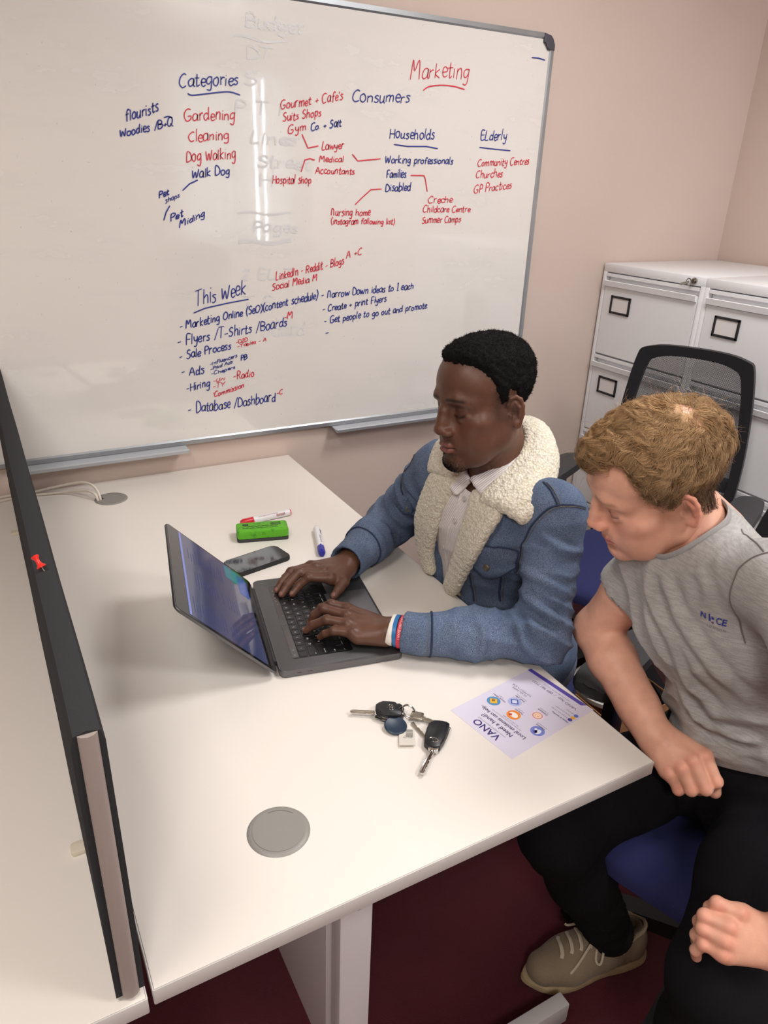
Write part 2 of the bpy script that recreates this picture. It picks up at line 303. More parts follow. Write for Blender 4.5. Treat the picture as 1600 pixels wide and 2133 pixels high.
# front wall with the window whose blind shows as a reflection in the board
wx0, wx1, wz0, wz1 = 1.55, 2.60, 1.0, 2.35
b = MB(); b.box((XL, YF - 0.1, -0.06), (wx0, YF, CEIL + 0.06)); b.box((wx1, YF - 0.1, -0.06), (XR, YF, CEIL + 0.06)); b.box((wx0, YF - 0.1, -0.06), (wx1, YF, wz0)); b.box((wx0, YF - 0.1, wz1), (wx1, YF, CEIL + 0.06))
b.build('wall_front', M_wall, smooth=False)['kind'] = 'structure'
win = bpy.data.objects.new('window_1', None); C.objects.link(win); win['kind'] = 'structure'
b = MB()
for lo, hi in (((wx0, YF - 0.09, wz0), (wx0 + 0.05, YF - 0.03, wz1)), ((wx1 - 0.05, YF - 0.09, wz0), (wx1, YF - 0.03, wz1)), ((wx0, YF - 0.09, wz0), (wx1, YF - 0.03, wz0 + 0.05)), ((wx0, YF - 0.09, wz1 - 0.05), (wx1, YF - 0.03, wz1)), ((wx0 + 0.5, YF - 0.09, wz0), (wx0 + 0.55, YF - 0.03, wz1))): b.box(lo, hi, 0.004)
b.build('window_frame', M_white, win)
g = N('window_glass'); tp = g.n('ShaderNodeBsdfTransparent'); mx = g.n('ShaderNodeMixShader'); mx.inputs[0].default_value = 0.06; g.set(Base_Color=(1, 1, 1, 1), Roughness=0.02); g.l(tp.outputs[0], mx.inputs[1]); g.l(g.b.outputs[0], mx.inputs[2]); g.l(mx.outputs[0], g.out.inputs[0])
MB().box((wx0 + 0.05, YF - 0.064, wz0 + 0.05), (wx1 - 0.05, YF - 0.058, wz1 - 0.05)).build('window_pane', g.m, win)
g = N('blind_fabric'); tr = g.n('ShaderNodeBsdfTranslucent'); tr.inputs[0].default_value = lin((214, 216, 212)); mx = g.n('ShaderNodeMixShader'); mx.inputs[0].default_value = 0.45
g.set(Base_Color=lin((222, 222, 216)), Roughness=0.8); g.l(g.b.outputs[0], mx.inputs[1]); g.l(tr.outputs[0], mx.inputs[2]); g.l(mx.outputs[0], g.out.inputs[0]); M_blind = g.m
sl = MB().box((-0.044, -0.0006, 0), (0.044, 0.0006, wz1 - wz0 - 0.02)).mesh('blind_slat', False)
nb = 12
for i in range(nb):
    o = link('blind_slat', sl, M_blind if i == 0 else None, win, (wx0 + 0.045 + i * (wx1 - wx0 - 0.09) / (nb - 1), YF + 0.03, wz0 + 0.0), (0, 0, math.radians(18 if i != 8 else 62)))
MB().box((wx0 - 0.03, YF + 0.005, wz1 - 0.03), (wx1 + 0.03, YF + 0.055, wz1 + 0.015), 0.004).build('blind_rail', M_white, win)
# ceiling panels
for i, (x, y, p) in enumerate(LAMPS):
    t = thing('ceiling_light', ['square ceiling light panel above the seated men', 'square ceiling light panel above the desk divider', 'unseen square ceiling panel used as fill light beside the window blind', 'unseen square ceiling panel used as fill light behind the desks, away from the window'][i], 'light', (x, y, CEIL), 0, 'ceiling light panels')
    MB().box((-0.3, -0.3, -0.012), (0.3, 0.3, -0.001), 0.002).build('panel_frame', M_white, t)
    MB().box((-0.28, -0.28, -0.016), (0.28, 0.28, -0.012)).build('diffuser', mat('diffuser', (255, 244, 226), 0.6, emit=3.0), t)
M_skirt = mat('skirting_white', (214, 206, 198), 0.45)
for nm, lo, hi in (('baseboard_back', (XL, YW - 0.015, 0), (2.1, YW, 0.1)), ('baseboard_left', (XL, YF, 0), (XL + 0.015, YW - 0.015, 0.1)), ('baseboard_right', (XR - 0.015, YF, 0), (XR, 0.1, 0.1))):
    struct(nm, lo, hi, M_skirt, 0.003)

# ------------------------------------------------------------------ whiteboard
M_alu = mat('aluminium', (168, 172, 176), 0.38, 0.75, var=0.06, vscale=8); M_grey = mat('corner_grey', (74, 72, 82), 0.45)
def board_mat():
    g = N('board_enamel'); co = g.coord()
    mp = g.n('ShaderNodeMapping'); mp.inputs['Scale'].default_value = (3.0, 1.0, 9.0); g.l(co, mp.inputs[0])
    sm = g.noise(1.6, 4, mp.outputs[0], 0.65); base = g.mix(g.ramp(sm, [(0.52, (0, 0, 0, 1)), (0.85, (1, 1, 1, 1))]), lin((229, 225, 220)), lin((221, 218, 214)))
    sp = g.noise(110, 0, co); dots = g.ramp(sp, [(0.83, (0, 0, 0, 1)), (0.86, (1, 1, 1, 1))])
    g.set(Base_Color=g.mix(g.math('MULTIPLY', dots, 0.22), base, lin((120, 118, 125))), Roughness=g.ramp(sm, [(0.4, (0.16,) * 3 + (1,)), (0.7, (0.30,) * 3 + (1,))])); g.b.inputs['Coat Weight'].default_value = 1.0; g.b.inputs['Coat Roughness'].default_value = 0.035; g.b.inputs['Coat IOR'].default_value = 1.7
    return g.m
BX0, BX1, BZ0, BZ1 = -0.13, 1.732, 0.818, 2.019
wb = thing('whiteboard', 'large wall whiteboard with aluminium frame covered in blue and red handwriting', 'whiteboard', (BX0 + 0.9, YW, BZ0))
MB().box((BX0 + 0.01, 1.575, BZ0 + 0.01), (BX1 - 0.01, YW - 0.001, BZ1 - 0.01)).build('board_panel', board_mat(), wb, False, True)
fr = 0.026; fp = [(0, 0), (0.022, 0), (0.022, 0.012), (0.017, 0.018), (0.012, 0.020), (0.010, fr), (0, fr)]
def rail(a, b_, inward, nm):
    mb = MB(); a = Vector(a); b_ = Vector(b_); inw = Vector(inward); L = (b_ - a)
    A = [mb.bm.verts.new(a + Vector((0, -y, 0)) + inw * z) for y, z in fp]; B = [mb.bm.verts.new(b_ + Vector((0, -y, 0)) + inw * z) for y, z in fp]
    n_ = len(fp); mb.bm.faces.new(A); mb.bm.faces.new(B[::-1])
    for i in range(n_): mb.bm.faces.new((A[i], B[i], B[(i + 1) % n_], A[(i + 1) % n_]))
    return mb.build(nm, M_alu, wb, False, True)
yb = YW - 0.001; cc = 0.045
rail((BX0 + cc, yb, BZ0), (BX1 - cc, yb, BZ0), (0, 0, 1), 'frame_rail'); rail((BX0 + cc, yb, BZ1), (BX1 - cc, yb, BZ1), (0, 0, -1), 'frame_rail')
rail((BX1, yb, BZ0 + cc), (BX1, yb, BZ1 - cc), (-1, 0, 0), 'frame_rail'); rail((BX0, yb, BZ0 + cc), (BX0, yb, BZ1 - cc), (1, 0, 0), 'frame_rail')
for sx, sz in ((1, 1), (1, -1), (-1, 1), (-1, -1)):
    x = BX1 if sx > 0 else BX0; z = BZ1 if sz > 0 else BZ0
    pts = [(0, -cc), (0, -0.030), (-0.008, -0.014), (-0.018, -0.005), (-cc, 0), (-cc, -fr), (-0.034, -0.030), (-0.028, -0.038), (-fr, -cc)]
    o = MB().prism([(x + sx * p[0], z + sz * p[1]) for p in pts], YW - 0.027, YW - 0.001, 1, None, 0.003).build('corner_cap', M_grey, wb, None, True)
M_tray = mat('tray_grey', (186, 190, 196), 0.45, 0.3)
for x0, x1 in ((0.006, 0.46), (0.955, 1.40)):
    b = MB(); b.prism([(YW - 0.02, BZ0 - 0.006), (YW - 0.02, BZ0 - 0.001), (YW - 0.058, BZ0 - 0.006), (YW - 0.062, BZ0 - 0.001), (YW - 0.066, BZ0 - 0.004), (YW - 0.062, BZ0 - 0.014)], x0, x1, 0)
    b.build('pen_tray', M_tray, wb, False, True)
INK = [mat('ink_blue', (38, 52, 138), 0.4), mat('ink_red', (208, 44, 66), 0.4)]
def bplace(u, v): return (u, 1.5735, v)
for s, u0, v0, u1, v1, h, col in TEXTS:
    o = ribbon(stroke_text(s, u0, v0, u1, v1, h), 0.0021 if h < 0.014 else (0.0027 if col else 0.0031), bplace, 'handwriting', INK[col], None); keep(o, wb)
    o['label'] = ('blue' if col == 0 else 'red') + ' marker writing reading ' + s.strip(" -'") if len(s.strip(" -'")) > 1 else ('blue' if col == 0 else 'red') + ' marker stroke'
for col, pts in LINES:
    P = smooth_pts(pts, 6) if len(pts) > 4 else [p for p in pts]
    if len(pts) <= 4:
        P = [];
        for a_, b_ in zip(pts, pts[1:]): P += [(a_[0] + (b_[0] - a_[0]) * k / 6, a_[1] + (b_[1] - a_[1]) * k / 6) for k in range(6)]
        P.append(pts[-1])
    keep(ribbon([P], 0.0034, bplace, 'marker_line', INK[col], None), wb)
M_ghost = mat('ghost_ink', (217, 216, 216), 0.3)
gh = []
for s, u, v, h in (('Budget', 0.70, 1.93, 0.03), ('DT', 0.70, 1.86, 0.03), ('S Z', 0.69, 1.80, 0.03), ('P T I', 0.66, 1.73, 0.03), ('Lines', 0.70, 1.66, 0.03), ('Street', 0.72, 1.60, 0.03), ('H5', 0.72, 1.55, 0.03), ('Pages', 0.70, 1.43, 0.03), ('2 EL T', 0.66, 1.30, 0.03), ('T E', 0.66, 1.22, 0.03), ('board', 0.72, 1.13, 0.04)):
    gh += stroke_text(s, u, v, u + 0.022 * len(s) + 0.03, v, h)
for v in (1.905, 1.48, 1.405, 1.40): gh.append([(0.66 + 0.02 * k, v + 0.004 * math.sin(k)) for k in range(9)])
tag(keep(ribbon(gh, 0.006, lambda u, v: (u, 1.5741 + 0.0004 * random.random(), v), 'erased_writing', M_ghost, None), wb), kind='stuff')

# ------------------------------------------------------------------ filing cabinets
M_cab = mat('cabinet_enamel', (231, 231, 233), 0.42); M_cab2 = mat('cabinet_shadow_gap', (120, 116, 116), 0.6); M_blk = mat('black_plastic', (30, 29, 33), 0.45, bump=0.15, bscale=500); M_paper = mat('card_white', (226, 222, 220), 0.7)
M_steel = mat('nickel', (170, 165, 158), 0.25, 1.0)
XC = 2.105
def cabinet(y1, label, lock):
    y0 = y1 - 0.469; t = thing('filing_cabinet', label, 'cabinet', (XC + 0.31, (y0 + y1) / 2, 0), 0, 'white four-drawer filing cabinets')
    b = MB(); b.box((XC + 0.022, y0, 0.0), (XC + 0.622, y1, 1.292)); b.box((XC, y0, 1.290), (XC + 0.622, y1, 1.321), 0.003)
    b.box((XC, y0, 0.0), (XC + 0.03, y0 + 0.018, 1.292), 0.002); b.box((XC, y1 - 0.018, 0.0), (XC + 0.03, y1, 1.292), 0.002); b.box((XC + 0.001, y0, 0.0), (XC + 0.03, y1, 0.052), 0.002)
    b.build('body', M_cab, t, None, True)
    for k in range(4):
        z1 = 1.287 - 0.3085 * k; z0 = z1 - 0.303; a, c = y0 + 0.021, y1 - 0.021
        d = MB()
        # front: top lip, recessed finger groove, sloped flange, flat face
        d.prism([(XC + 0.022, z0), (XC + 0.001, z0), (XC - 0.001, z0 + 0.003), (XC - 0.001, z1 - 0.049), (XC - 0.010, z1 - 0.046), (XC - 0.013, z1 - 0.027), (XC - 0.011, z1 - 0.025), (XC + 0.004, z1 - 0.031), (XC + 0.018, z1 - 0.030), (XC + 0.018, z1 - 0.013), (XC - 0.002, z1 - 0.012), (XC - 0.002, z1 - 0.001), (XC + 0.022, z1)], a, c, 1)
        o = d.build('drawer', M_cab, t, None, True, 25)
        f = MB(); P = rrect(0.096, 0.064, 0.003, 2); yc, zc = c - 0.091, z1 - 0.110
        # label holder frame and its card
        for lo, hi in (((-0.049, -0.033), (0.049, -0.025)), ((-0.049, 0.025), (0.049, 0.033)), ((-0.049, -0.033), (-0.041, 0.033)), ((0.041, -0.033), (0.049, 0.033))):
            f.box((XC - 0.006, yc + lo[0], zc + lo[1]), (XC - 0.0005, yc + hi[0], zc + hi[1]), 0.001)
        f = f.build('label_holder', M_blk, None, None); keep(f, t); f.parent = o; f.matrix_parent_inverse = Matrix.Translation(-Vector(t.location)) if False else (o.matrix_parent_inverse @ Matrix()).inverted() @ Matrix.Translation(-Vector(t.location))
        cd = MB().box((XC - 0.003, yc - 0.042, zc - 0.026), (XC - 0.0008, yc + 0.042, zc + 0.026)).build('label_card', M_paper, None); cd.parent = o; cd.matrix_parent_inverse = f.matrix_parent_inverse.copy()
    if lock:
        l = MB().cyl((XC + 0.001, y0 + 0.045, 1.306), (XC - 0.006, y0 + 0.045, 1.306), 0.0105).cyl((XC - 0.005, y0 + 0.045, 1.306), (XC - 0.011, y0 + 0.045, 1.306), 0.0075)
        l.box((XC - 0.018, y0 + 0.044, 1.300), (XC - 0.009, y0 + 0.046, 1.312)); l.torus((XC - 0.024, y0 + 0.050, 1.303), 0.011, 0.0016, Matrix.Rotation(math.radians(80), 3, 'X'))
        l.prism([(y0 + 0.05, 1.306), (y0 + 0.082, 1.296), (y0 + 0.084, 1.290), (y0 + 0.078, 1.288), (y0 + 0.05, 1.298)], XC - 0.026, XC - 0.023, 0)
        l.build('lock', M_steel, t, None, True)
    return t
cabinet(1.584, 'white filing cabinet with a key in its lock, against the whiteboard wall', True)
cabinet(1.114, 'white filing cabinet next along, behind the empty mesh chair', False)
cabinet(0.644, 'white filing cabinet farthest from the whiteboard wall', False)

# ------------------------------------------------------------------ desks
def desk_mat(name, warm):
    g = N(name); g.set(Base_Color=g.ramp(g.noise(2.0, 2), [(0.3, lin(tuple(v - 2 for v in warm))), (0.7, lin(warm))]), Roughness=0.42); g.bump(g.noise(420, 2), 0.10, 0.0006); return g.m
M_desk = desk_mat('desk_melamine', (233, 226, 218)); M_edge = mat('desk_edge_band', (206, 202, 199), 0.4); M_leg = mat('desk_leg_paint', (205, 200, 200), 0.45); M_grom = mat('grommet_grey', (142, 139, 134), 0.4, bump=0.1, bscale=900)
def desk(name_label, x0, x1, y0, y1, legs, cat='desk', grommets=()):
    t = thing('desk', name_label, cat, ((x0 + x1) / 2, (y0 + y1) / 2, 0))
    MB().box((x0 + 0.0012, y0 + 0.0012, ZD - 0.025), (x1 - 0.0012, y1, ZD), 0.0004, 1).build('desktop', M_desk, t, False, True)
    e = MB(); e.box((x0, y0 - 0.0008, ZD - 0.0252), (x1, y0 + 0.001, ZD - 0.0006), 0.0006, 2); e.box((x1 - 0.001, y0, ZD - 0.0252), (x1 + 0.0008, y1, ZD - 0.0006), 0.0006, 2); e.box((x0 - 0.0008, y0, ZD - 0.0252), (x0 + 0.001, y1, ZD - 0.0006), 0.0006, 2)
    e.build('edge_band', M_edge, t, None, True)
    for lx0, lx1, ly, fx0, fx1 in legs:
        lg = MB(); lg.box((lx0, ly, 0.05), (lx1, ly + 0.03, ZD - 0.03), 0.003)
        o = lg.build('leg', M_leg, t, None, True)
        f = MB().box((fx0, ly, 0.004), (fx1, ly + 0.03, 0.06), 0.003).box((fx0 + 0.02, ly + 0.004, 0), (fx0 + 0.06, ly + 0.026, 0.006)).box((fx1 - 0.06, ly + 0.004, 0), (fx1 - 0.02, ly + 0.026, 0.006)); f.build('foot', M_leg, t, None, True)
        MB().box((fx0, ly, ZD - 0.07), (fx1, ly + 0.03, ZD - 0.0255), 0.003).build('top_arm', M_leg, t, None, True) if ly > 0.5 else None
        h = MB().cyl(((lx0 + lx1) / 2 + 0.003, ly - 0.0006, 0.648), ((lx0 + lx1) / 2 + 0.003, ly + 0.004, 0.648), 0.0068); h.build('bolt_hole', mat('hole_dark', (84, 70, 74), 0.7), t, None, True)
    MB().box((x0 + 0.25 if x1 > 0.5 else x0 + 0.5, y0 + 0.075, 0.27), (x0 + 0.268 if x1 > 0.5 else x0 + 0.518, y1 - 0.06, ZD - 0.0258), 0.001).build('modesty_panel', M_leg, t, None, True)
    MB().box((min(x0 + 0.3, x1 - 0.3), y0 + 0.09, ZD - 0.06), (min(x0 + 0.34, x1 - 0.26), y1 - 0.07, ZD - 0.0255), 0.002).build('beam', M_leg, t, None, True)
    return t
dk = desk('white desk holding the laptop, keys and flyer, at the foot of the whiteboard', 0.0, 0.802, 0.0, 1.587, [(0.257, 0.309, 0.042, 0.10, 0.782), (0.257, 0.309, 1.48, 0.10, 0.782)])
dk2 = desk('bare white desk on the far side of the dark divider', -0.812, -0.008, -0.006, 1.587, [(-0.32, -0.268, 0.042, -0.79, -0.10), (-0.32, -0.268, 1.48, -0.79, -0.10)])
def grommet(x, y, label_, rot, parent, opened):
    b = MB(); b.lathe([(0.0300, -0.001), (0.0300, 0.0016), (0.0385, 0.0028), (0.0440, 0.0012), (0.0450, 0.0)], (x, y, ZD), 48)
    o = b.build('grommet_rim', M_grom, parent, None, True)
    b = MB(); n_ = 40; pts = []
    gap = 30 if opened else 0
    for i in range(n_ + 1):
        a = math.radians(rot + gap + (360 - 2 * gap) * i / n_); pts.append((x + 0.0372 * math.cos(a), y + 0.0372 * math.sin(a)))
    if opened: pts.append((x + 0.018 * math.cos(math.radians(rot)), y + 0.018 * math.sin(math.radians(rot))))
    b.prism(pts, ZD + 0.0002, ZD + 0.0034, 2); b.build('grommet_cap', M_grom, parent, None, True)
    # recessed finger notch line
    a0 = math.radians(95); P = [(x + 0.0345 * math.cos(a0 - 0.028 * k), y + 0.0345 * math.sin(a0 - 0.028 * k), ZD + 0.0034) for k in range(40)]
    MB().tube(P, 0.0004, 4).build('grommet_slot', mat('slot_dark', (70, 68, 66), 0.8), parent, None, True)
    if opened: MB().lathe([(0.0, 0.0008), (0.030, 0.0008)], (x, y, ZD), 24).build('grommet_hole', mat('hole_black', (16, 15, 16), 0.9), parent, None, True)
grommet(0.208, 0.145, 'near', 0, dk, False); grommet(0.209, 1.447, 'far', 168, dk, True)
# cables out of the far grommet
M_cable = mat('cable_white', (222, 212, 198), 0.45)
b = MB().tube(smooth_pts([(0.182, 1.450, 0.66), (0.181, 1.450, 0.735), (0.172, 1.478, 0.762), (0.150, 1.512, 0.766), (0.115, 1.540, 0.757), (0.06, 1.562, 0.744), (0.01, 1.570, 0.7365), (-0.06, 1.568, 0.7365), (-0.14, 1.552, 0.7365)], 8), 0.0036, 10)
tag(b.build('cable', M_cable), 'white cable rising out of the far desk grommet', 'cable', 'cables through the far grommet')
b = MB().tube(smooth_pts([(0.174, 1.446, 0.66), (0.173, 1.446, 0.736), (0.160, 1.470, 0.752), (0.135, 1.502, 0.746), (0.10, 1.53, 0.7385), (0.05, 1.546, 0.7345), (0.0, 1.555, 0.7345), (-0.06, 1.545, 0.7345), (-0.16, 1.52, 0.7345)], 8), 0.0033, 10)
tag(b.build('cable', M_cable), 'lower white cable lying closer to the desktop by the far grommet', 'cable', 'cables through the far grommet')
# divider screen
g = N('divider_fabric'); f1 = g.noise(1500, 2); g.set(Base_Color=g.mix(f1, lin((40, 40, 43)), lin((62, 62, 64))), Roughness=0.95); g.b.inputs['Specular IOR Level'].default_value = 0.15; g.bump(f1, 0.4, 0.001)
dv = thing('desk_divider', 'dark grey fabric divider screen standing between the two white desks', 'divider', (-0.023, 0.78, ZD))
n_ = 24; bm = bmesh.new(); prof = [(-0.0155, 0.008), (-0.016, 0.19), (-0.0155, 0.365), (-0.012, 0.378), (0.0, 0.3815), (0.012, 0.378), (0.0155, 0.365), (0.016, 0.19), (0.0155, 0.008)]
rows = []
for i in range(n_ + 1):
    y = 0.004 + (1.552 - 0.004) * i / n_; bow = 0.0
    rows.append([bm.verts.new((-0.023 + px_ + 0.0003 * math.sin(i * 0.9), y, ZD + pz + (0.0004 * math.sin(i * 0.6)))) for px_, pz in prof])
for i in range(n_):
    for k in range(len(prof) - 1): bm.faces.new((rows[i][k], rows[i][k + 1], rows[i + 1][k + 1], rows[i + 1][k]))
bm.faces.new(rows[0]); bm.faces.new(rows[-1][::-1]); bm.faces.new([r[0] for r in rows] + [r[-1] for r in rows[::-1]])
mb = MB(); mb.bm.free(); mb.bm = bm; mb.build('fabric_panel', g.m, dv, None, True, 50)
b = MB(); P = []
for i in range(13):
    z = 0.006 + 0.372 * i / 12; P.append(z)
rows = [[b.bm.verts.new((-0.0225 + sx * (0.0095 - 0.0005 * abs(sx)), 0.003 - 0.005 * (1 - sx * sx) - 0.002 * math.sin(math.pi * i / 12), ZD + z)) for sx in (-1, -0.6, 0, 0.6, 1)] + [b.bm.verts.new((-0.0225 + 0.009, 0.006, ZD + z)), b.bm.verts.new((-0.0225 - 0.009, 0.006, ZD + z))] for i, z in enumerate(P)]
for i in range(12):
    for k in range(7): b.bm.faces.new((rows[i][k], rows[i][(k + 1) % 7], rows[i + 1][(k + 1) % 7], rows[i + 1][k]))
b.bm.faces.new(rows[0]); b.bm.faces.new(rows[-1][::-1])
b.build('end_strip', mat('strip_grey', (158, 146, 140), 0.5), dv, None, True, 50)
M_clip = mat('clip_cream', (214, 204, 184), 0.4)
for y in (0.238, 1.315):
    MB().prism(rrect(0.05, 0.019, 0.005, 4, -0.031, y), ZD + 0.0002, ZD + 0.008, 2, None, 0.0015).build('foot_clip', M_clip, dv, None, True)
# push pin stuck in the divider top
pin = MB(); q = Matrix.Rotation(math.radians(-38), 4, 'X') @ Matrix.Rotation(math.radians(-20), 4, 'Y')
Mp = Matrix.Translation((-0.024, 0.335, ZD + 0.381)) @ q
pin.lathe([(0, 0.006), (0.0055, 0.006), (0.006, 0.0075), (0.0052, 0.0085), (0.0034, 0.0105), (0.0026, 0.015), (0.003, 0.0185), (0.0046, 0.0205), (0.005, 0.0222), (0.0044, 0.0232), (0, 0.0234)], (0, 0, 0), 20, Mp)
o = thing('push_pin', 'red push pin stuck into the top of the dark divider', 'pin', (-0.024, 0.335, ZD + 0.381))
pin.build('pin_head', mat('pin_red', (226, 44, 36), 0.3), o, None, True); MB().cyl(Mp @ Vector((0, 0, -0.004)), Mp @ Vector((0, 0, 0.0065)), 0.0006, 0.0007, 8).build('needle', M_steel, o, None, True)
# ------------------------------------------------------------------ laptop
M_lap = mat('space_grey_metal', (112, 112, 115), 0.42, 0.85); M_lapedge = mat('lap_edge', (176, 176, 178), 0.3, 0.9); M_key = mat('key_black', (17, 17, 19), 0.38); M_glass = mat('bezel_glass', (14, 13, 15), 0.06, coat=0.6)
lp = thing('laptop', 'open grey laptop with a lit bluish document screen, under the typing hands', 'laptop', (0.370, 0.639, ZD), math.atan2(-0.1894, 0.9819))
def LT(n_, m, mb, parent=None, sm=None): o = mb.build(n_, m, parent or lp, sm); return o
b = MB(); b.prism(rrect(0.241, 0.347, 0.011, 5, 0.1205, 0), 0.0012, 0.0155, 2, None, 0.0016); base = LT('base', M_lap, b)
b = MB()
for x in (0.02, 0.22):
    for y in (-0.15, 0.15): b.cyl((x, y, 0), (x, y, 0.0015), 0.007, seg=16)
LT('rubber_foot', M_blk, b)
kb = MB().prism(rrect(0.118, 0.280, 0.004, 3, 0.0905, 0), 0.0152, 0.01565, 2).build('keyboard', M_key, lp, False)
rows = [(0.0525, [16.4] * 13 + [26.5], 16.2), (0.0715, [26.5] + [16.4] * 13, 16.2), (0.0905, [31] + [16.4] * 11 + [31.6], 16.2), (0.1095, [41] + [16.4] * 10 + [41.4], 16.2), (0.1285, [16.4] * 3 + [21, 97, 21] + [16.4] * 4, 16.6)]
CAPS = [['`', '1', '2', '3', '4', '5', '6', '7', '8', '9', '0', '-', '=', 'delete'], ['tab', 'Q', 'W', 'E', 'R', 'T', 'Y', 'U', 'I', 'O', 'P', '[', ']', '\\'], ['caps lock', 'A', 'S', 'D', 'F', 'G', 'H', 'J', 'K', 'L', ';', "'", 'return'], ['shift', 'Z', 'X', 'C', 'V', 'B', 'N', 'M', ',', '.', '/', 'shift'], ['fn', 'control', 'option', 'command', '', 'command', 'option', '', '', '']]
kcache = {}; leg = []
for (x, ws, h), caps in zip(rows, CAPS):
    tot = sum(ws); gap = (274.0 - tot) / (len(ws) - 1); y = -137.0
    for w_, cp in zip(ws, caps):
        k = (round(w_, 1), h)
        if k not in kcache: kcache[k] = MB().box((-h / 2000, -w_ / 2000, 0), (h / 2000, w_ / 2000, 0.0009), 0.0006, 1).mesh('key', None); kcache[k].materials.append(M_key)
        o = bpy.data.objects.new('key', kcache[k]); C.objects.link(o); o.parent = kb; o.location = (x, (y + w_ / 2) / 1000, 0.01555)
        if cp:
            big = len(cp) == 1; leg.append((cp, 0.0062 if big else 0.0036, (y + w_ / 2) / 1000 if big else ((y + 2.2) / 1000 if y < 0 else (y + w_ - 2.2) / 1000), -(x + 0.0022 if big else x + 0.0058), 'CENTER' if big else ('LEFT' if y < 0 else 'RIGHT')))
        y += w_ + gap
M_print = mat('print_white', (205, 205, 205), 0.5)
tag(join_texts(leg, 'key_legends', M_print, kb, lambda u, v: (-v, u, 0.01655)), 'white key legends', kind='stuff')
LT('touch_bar', mat('touch_bar_glass', (52, 44, 42), 0.2), MB().prism(rrect(0.0125, 0.274, 0.002, 3, 0.0365, 0), 0.0153, 0.0162, 2))
b = MB()
for y in (-0.128, -0.112, 0.060, 0.074, 0.088, 0.102, 0.118): b.cyl((0.0365, y, 0.0162), (0.0365, y, 0.01625), 0.0017, seg=8)
LT('touch_bar_icons', mat('icon_grey', (120, 112, 108), 0.5), b)['kind'] = 'stuff'
LT('trackpad', mat('trackpad_grey', (120, 120, 124), 0.35, 0.7), MB().prism(rrect(0.094, 0.158, 0.003, 3, 0.190, 0), 0.0153, 0.0157, 2))
hole = MB()
for sy in (-1, 1):
    for i in range(26):
        for j in range(4): hole.box((0.034 + i * 0.0042, sy * (0.1475 + j * 0.0042) - 0.0006, 0.0155), (0.0352 + i * 0.0042, sy * (0.1475 + j * 0.0042) + 0.0006, 0.01556))
LT('speaker_grille', mat('grille_dark', (70, 70, 72), 0.6), hole, None, False)['kind'] = 'stuff'
for x in (0.036, 0.056): LT('usb_port', M_blk, MB().box((x - 0.0048, -0.1738, 0.0068), (x + 0.0048, -0.171, 0.0098), 0.0014))
lid = bpy.data.objects.new('lid', None)
Ml = Matrix.Translation((-0.004, 0, 0.0125)) @ Matrix.Rotation(math.radians(45), 4, "Y")   # local x = away from hinge along -x, tilted up
def lpx(s_, y, n_): return Ml @ Vector((-s_, y, n_))
def lidbox(nm, pts, lo, hi, m, bev=0.0, sm=None, par=None):
    mb = MB().prism([(-p[0], p[1]) for p in pts], lo, hi, 2, None, bev); bmesh.ops.transform(mb.bm, matrix=Ml, verts=mb.bm.verts[:]); return LT(nm, m, mb, par, sm)
sh = lidbox('lid', rrect(0.238, 0.347, 0.011, 5, 0.121, 0), -0.0042, 0.0006, M_lap, 0.0012)
lidbox('bezel', rrect(0.234, 0.343, 0.009, 5, 0.121, 0), 0.0007, 0.0013, M_glass, 0, None, sh)
g = N('screen_lit'); co = g.coord(); sx = g.n('ShaderNodeSeparateXYZ'); g.l(co, sx.inputs[0])
scr_c = g.ramp(g.math('ADD', g.math('MULTIPLY', sx.outputs[1], 1.6), 0.5), [(0.0, lin((74, 88, 142))), (0.55, lin((88, 92, 128))), (1.0, lin((92, 98, 150)))])
g.set(Base_Color=(0.01, 0.01, 0.012, 1), Roughness=0.07, Emission_Color=scr_c, Emission_Strength=0.38); g.b.inputs['Coat Weight'].default_value = 0.5
scr = lidbox('screen', rrect(0.186, 0.331, 0.002, 2, 0.1165, 0), 0.0013, 0.0016, g.m, 0, False, sh)
def flat(nm, rects, n_, m, par):
    V = []; F = []
    for s0, y0, s1, y1 in rects:
        o_ = len(V); V += [tuple(lpx(*p, n_)) for p in ((s0, y0), (s0, y1), (s1, y1), (s1, y0))]; F.append([o_, o_ + 1, o_ + 2, o_ + 3])
    me = bpy.data.meshes.new(nm); me.from_pydata(V, [], F); me.update(); return link(nm, me, m, par)
rr = []; rq = random.Random(5)
for blk, (s0, s1, y0, y1) in enumerate(((0.085, 0.195, -0.150, -0.085), (0.07, 0.18, -0.045, 0.03), (0.10, 0.19, 0.055, 0.125))):
    s_ = s0
    while s_ < s1:
        rr.append((s_, y0 + rq.uniform(0, 0.01), s_ + 0.0016, y1 - rq.uniform(0, 0.03))); s_ += 0.0068 if rq.random() > 0.12 else 0.0135
flat('screen_text', rr, 0.0018, mat('screen_text', (44, 50, 88), 0.1, emit=0.6), sh)['kind'] = 'stuff'
flat('screen_menu_bar', [(0.2035, -0.164, 0.2085, 0.164)], 0.0018, mat('screen_menu', (96, 104, 160), 0.1, emit=0.6), sh)
flat('screen_block', [(0.045, 0.105, 0.085, 0.160)], 0.0018, mat('screen_teal', (38, 92, 104), 0.1, emit=0.6), sh)
flat('screen_block', [(0.022, 0.07, 0.05, 0.150)], 0.00185, mat('screen_blue', (36, 62, 120), 0.1, emit=0.6), sh)
LT('hinge', M_blk, MB().cyl((-0.004, -0.14, 0.0118), (-0.004, 0.14, 0.0118), 0.0052, seg=16))

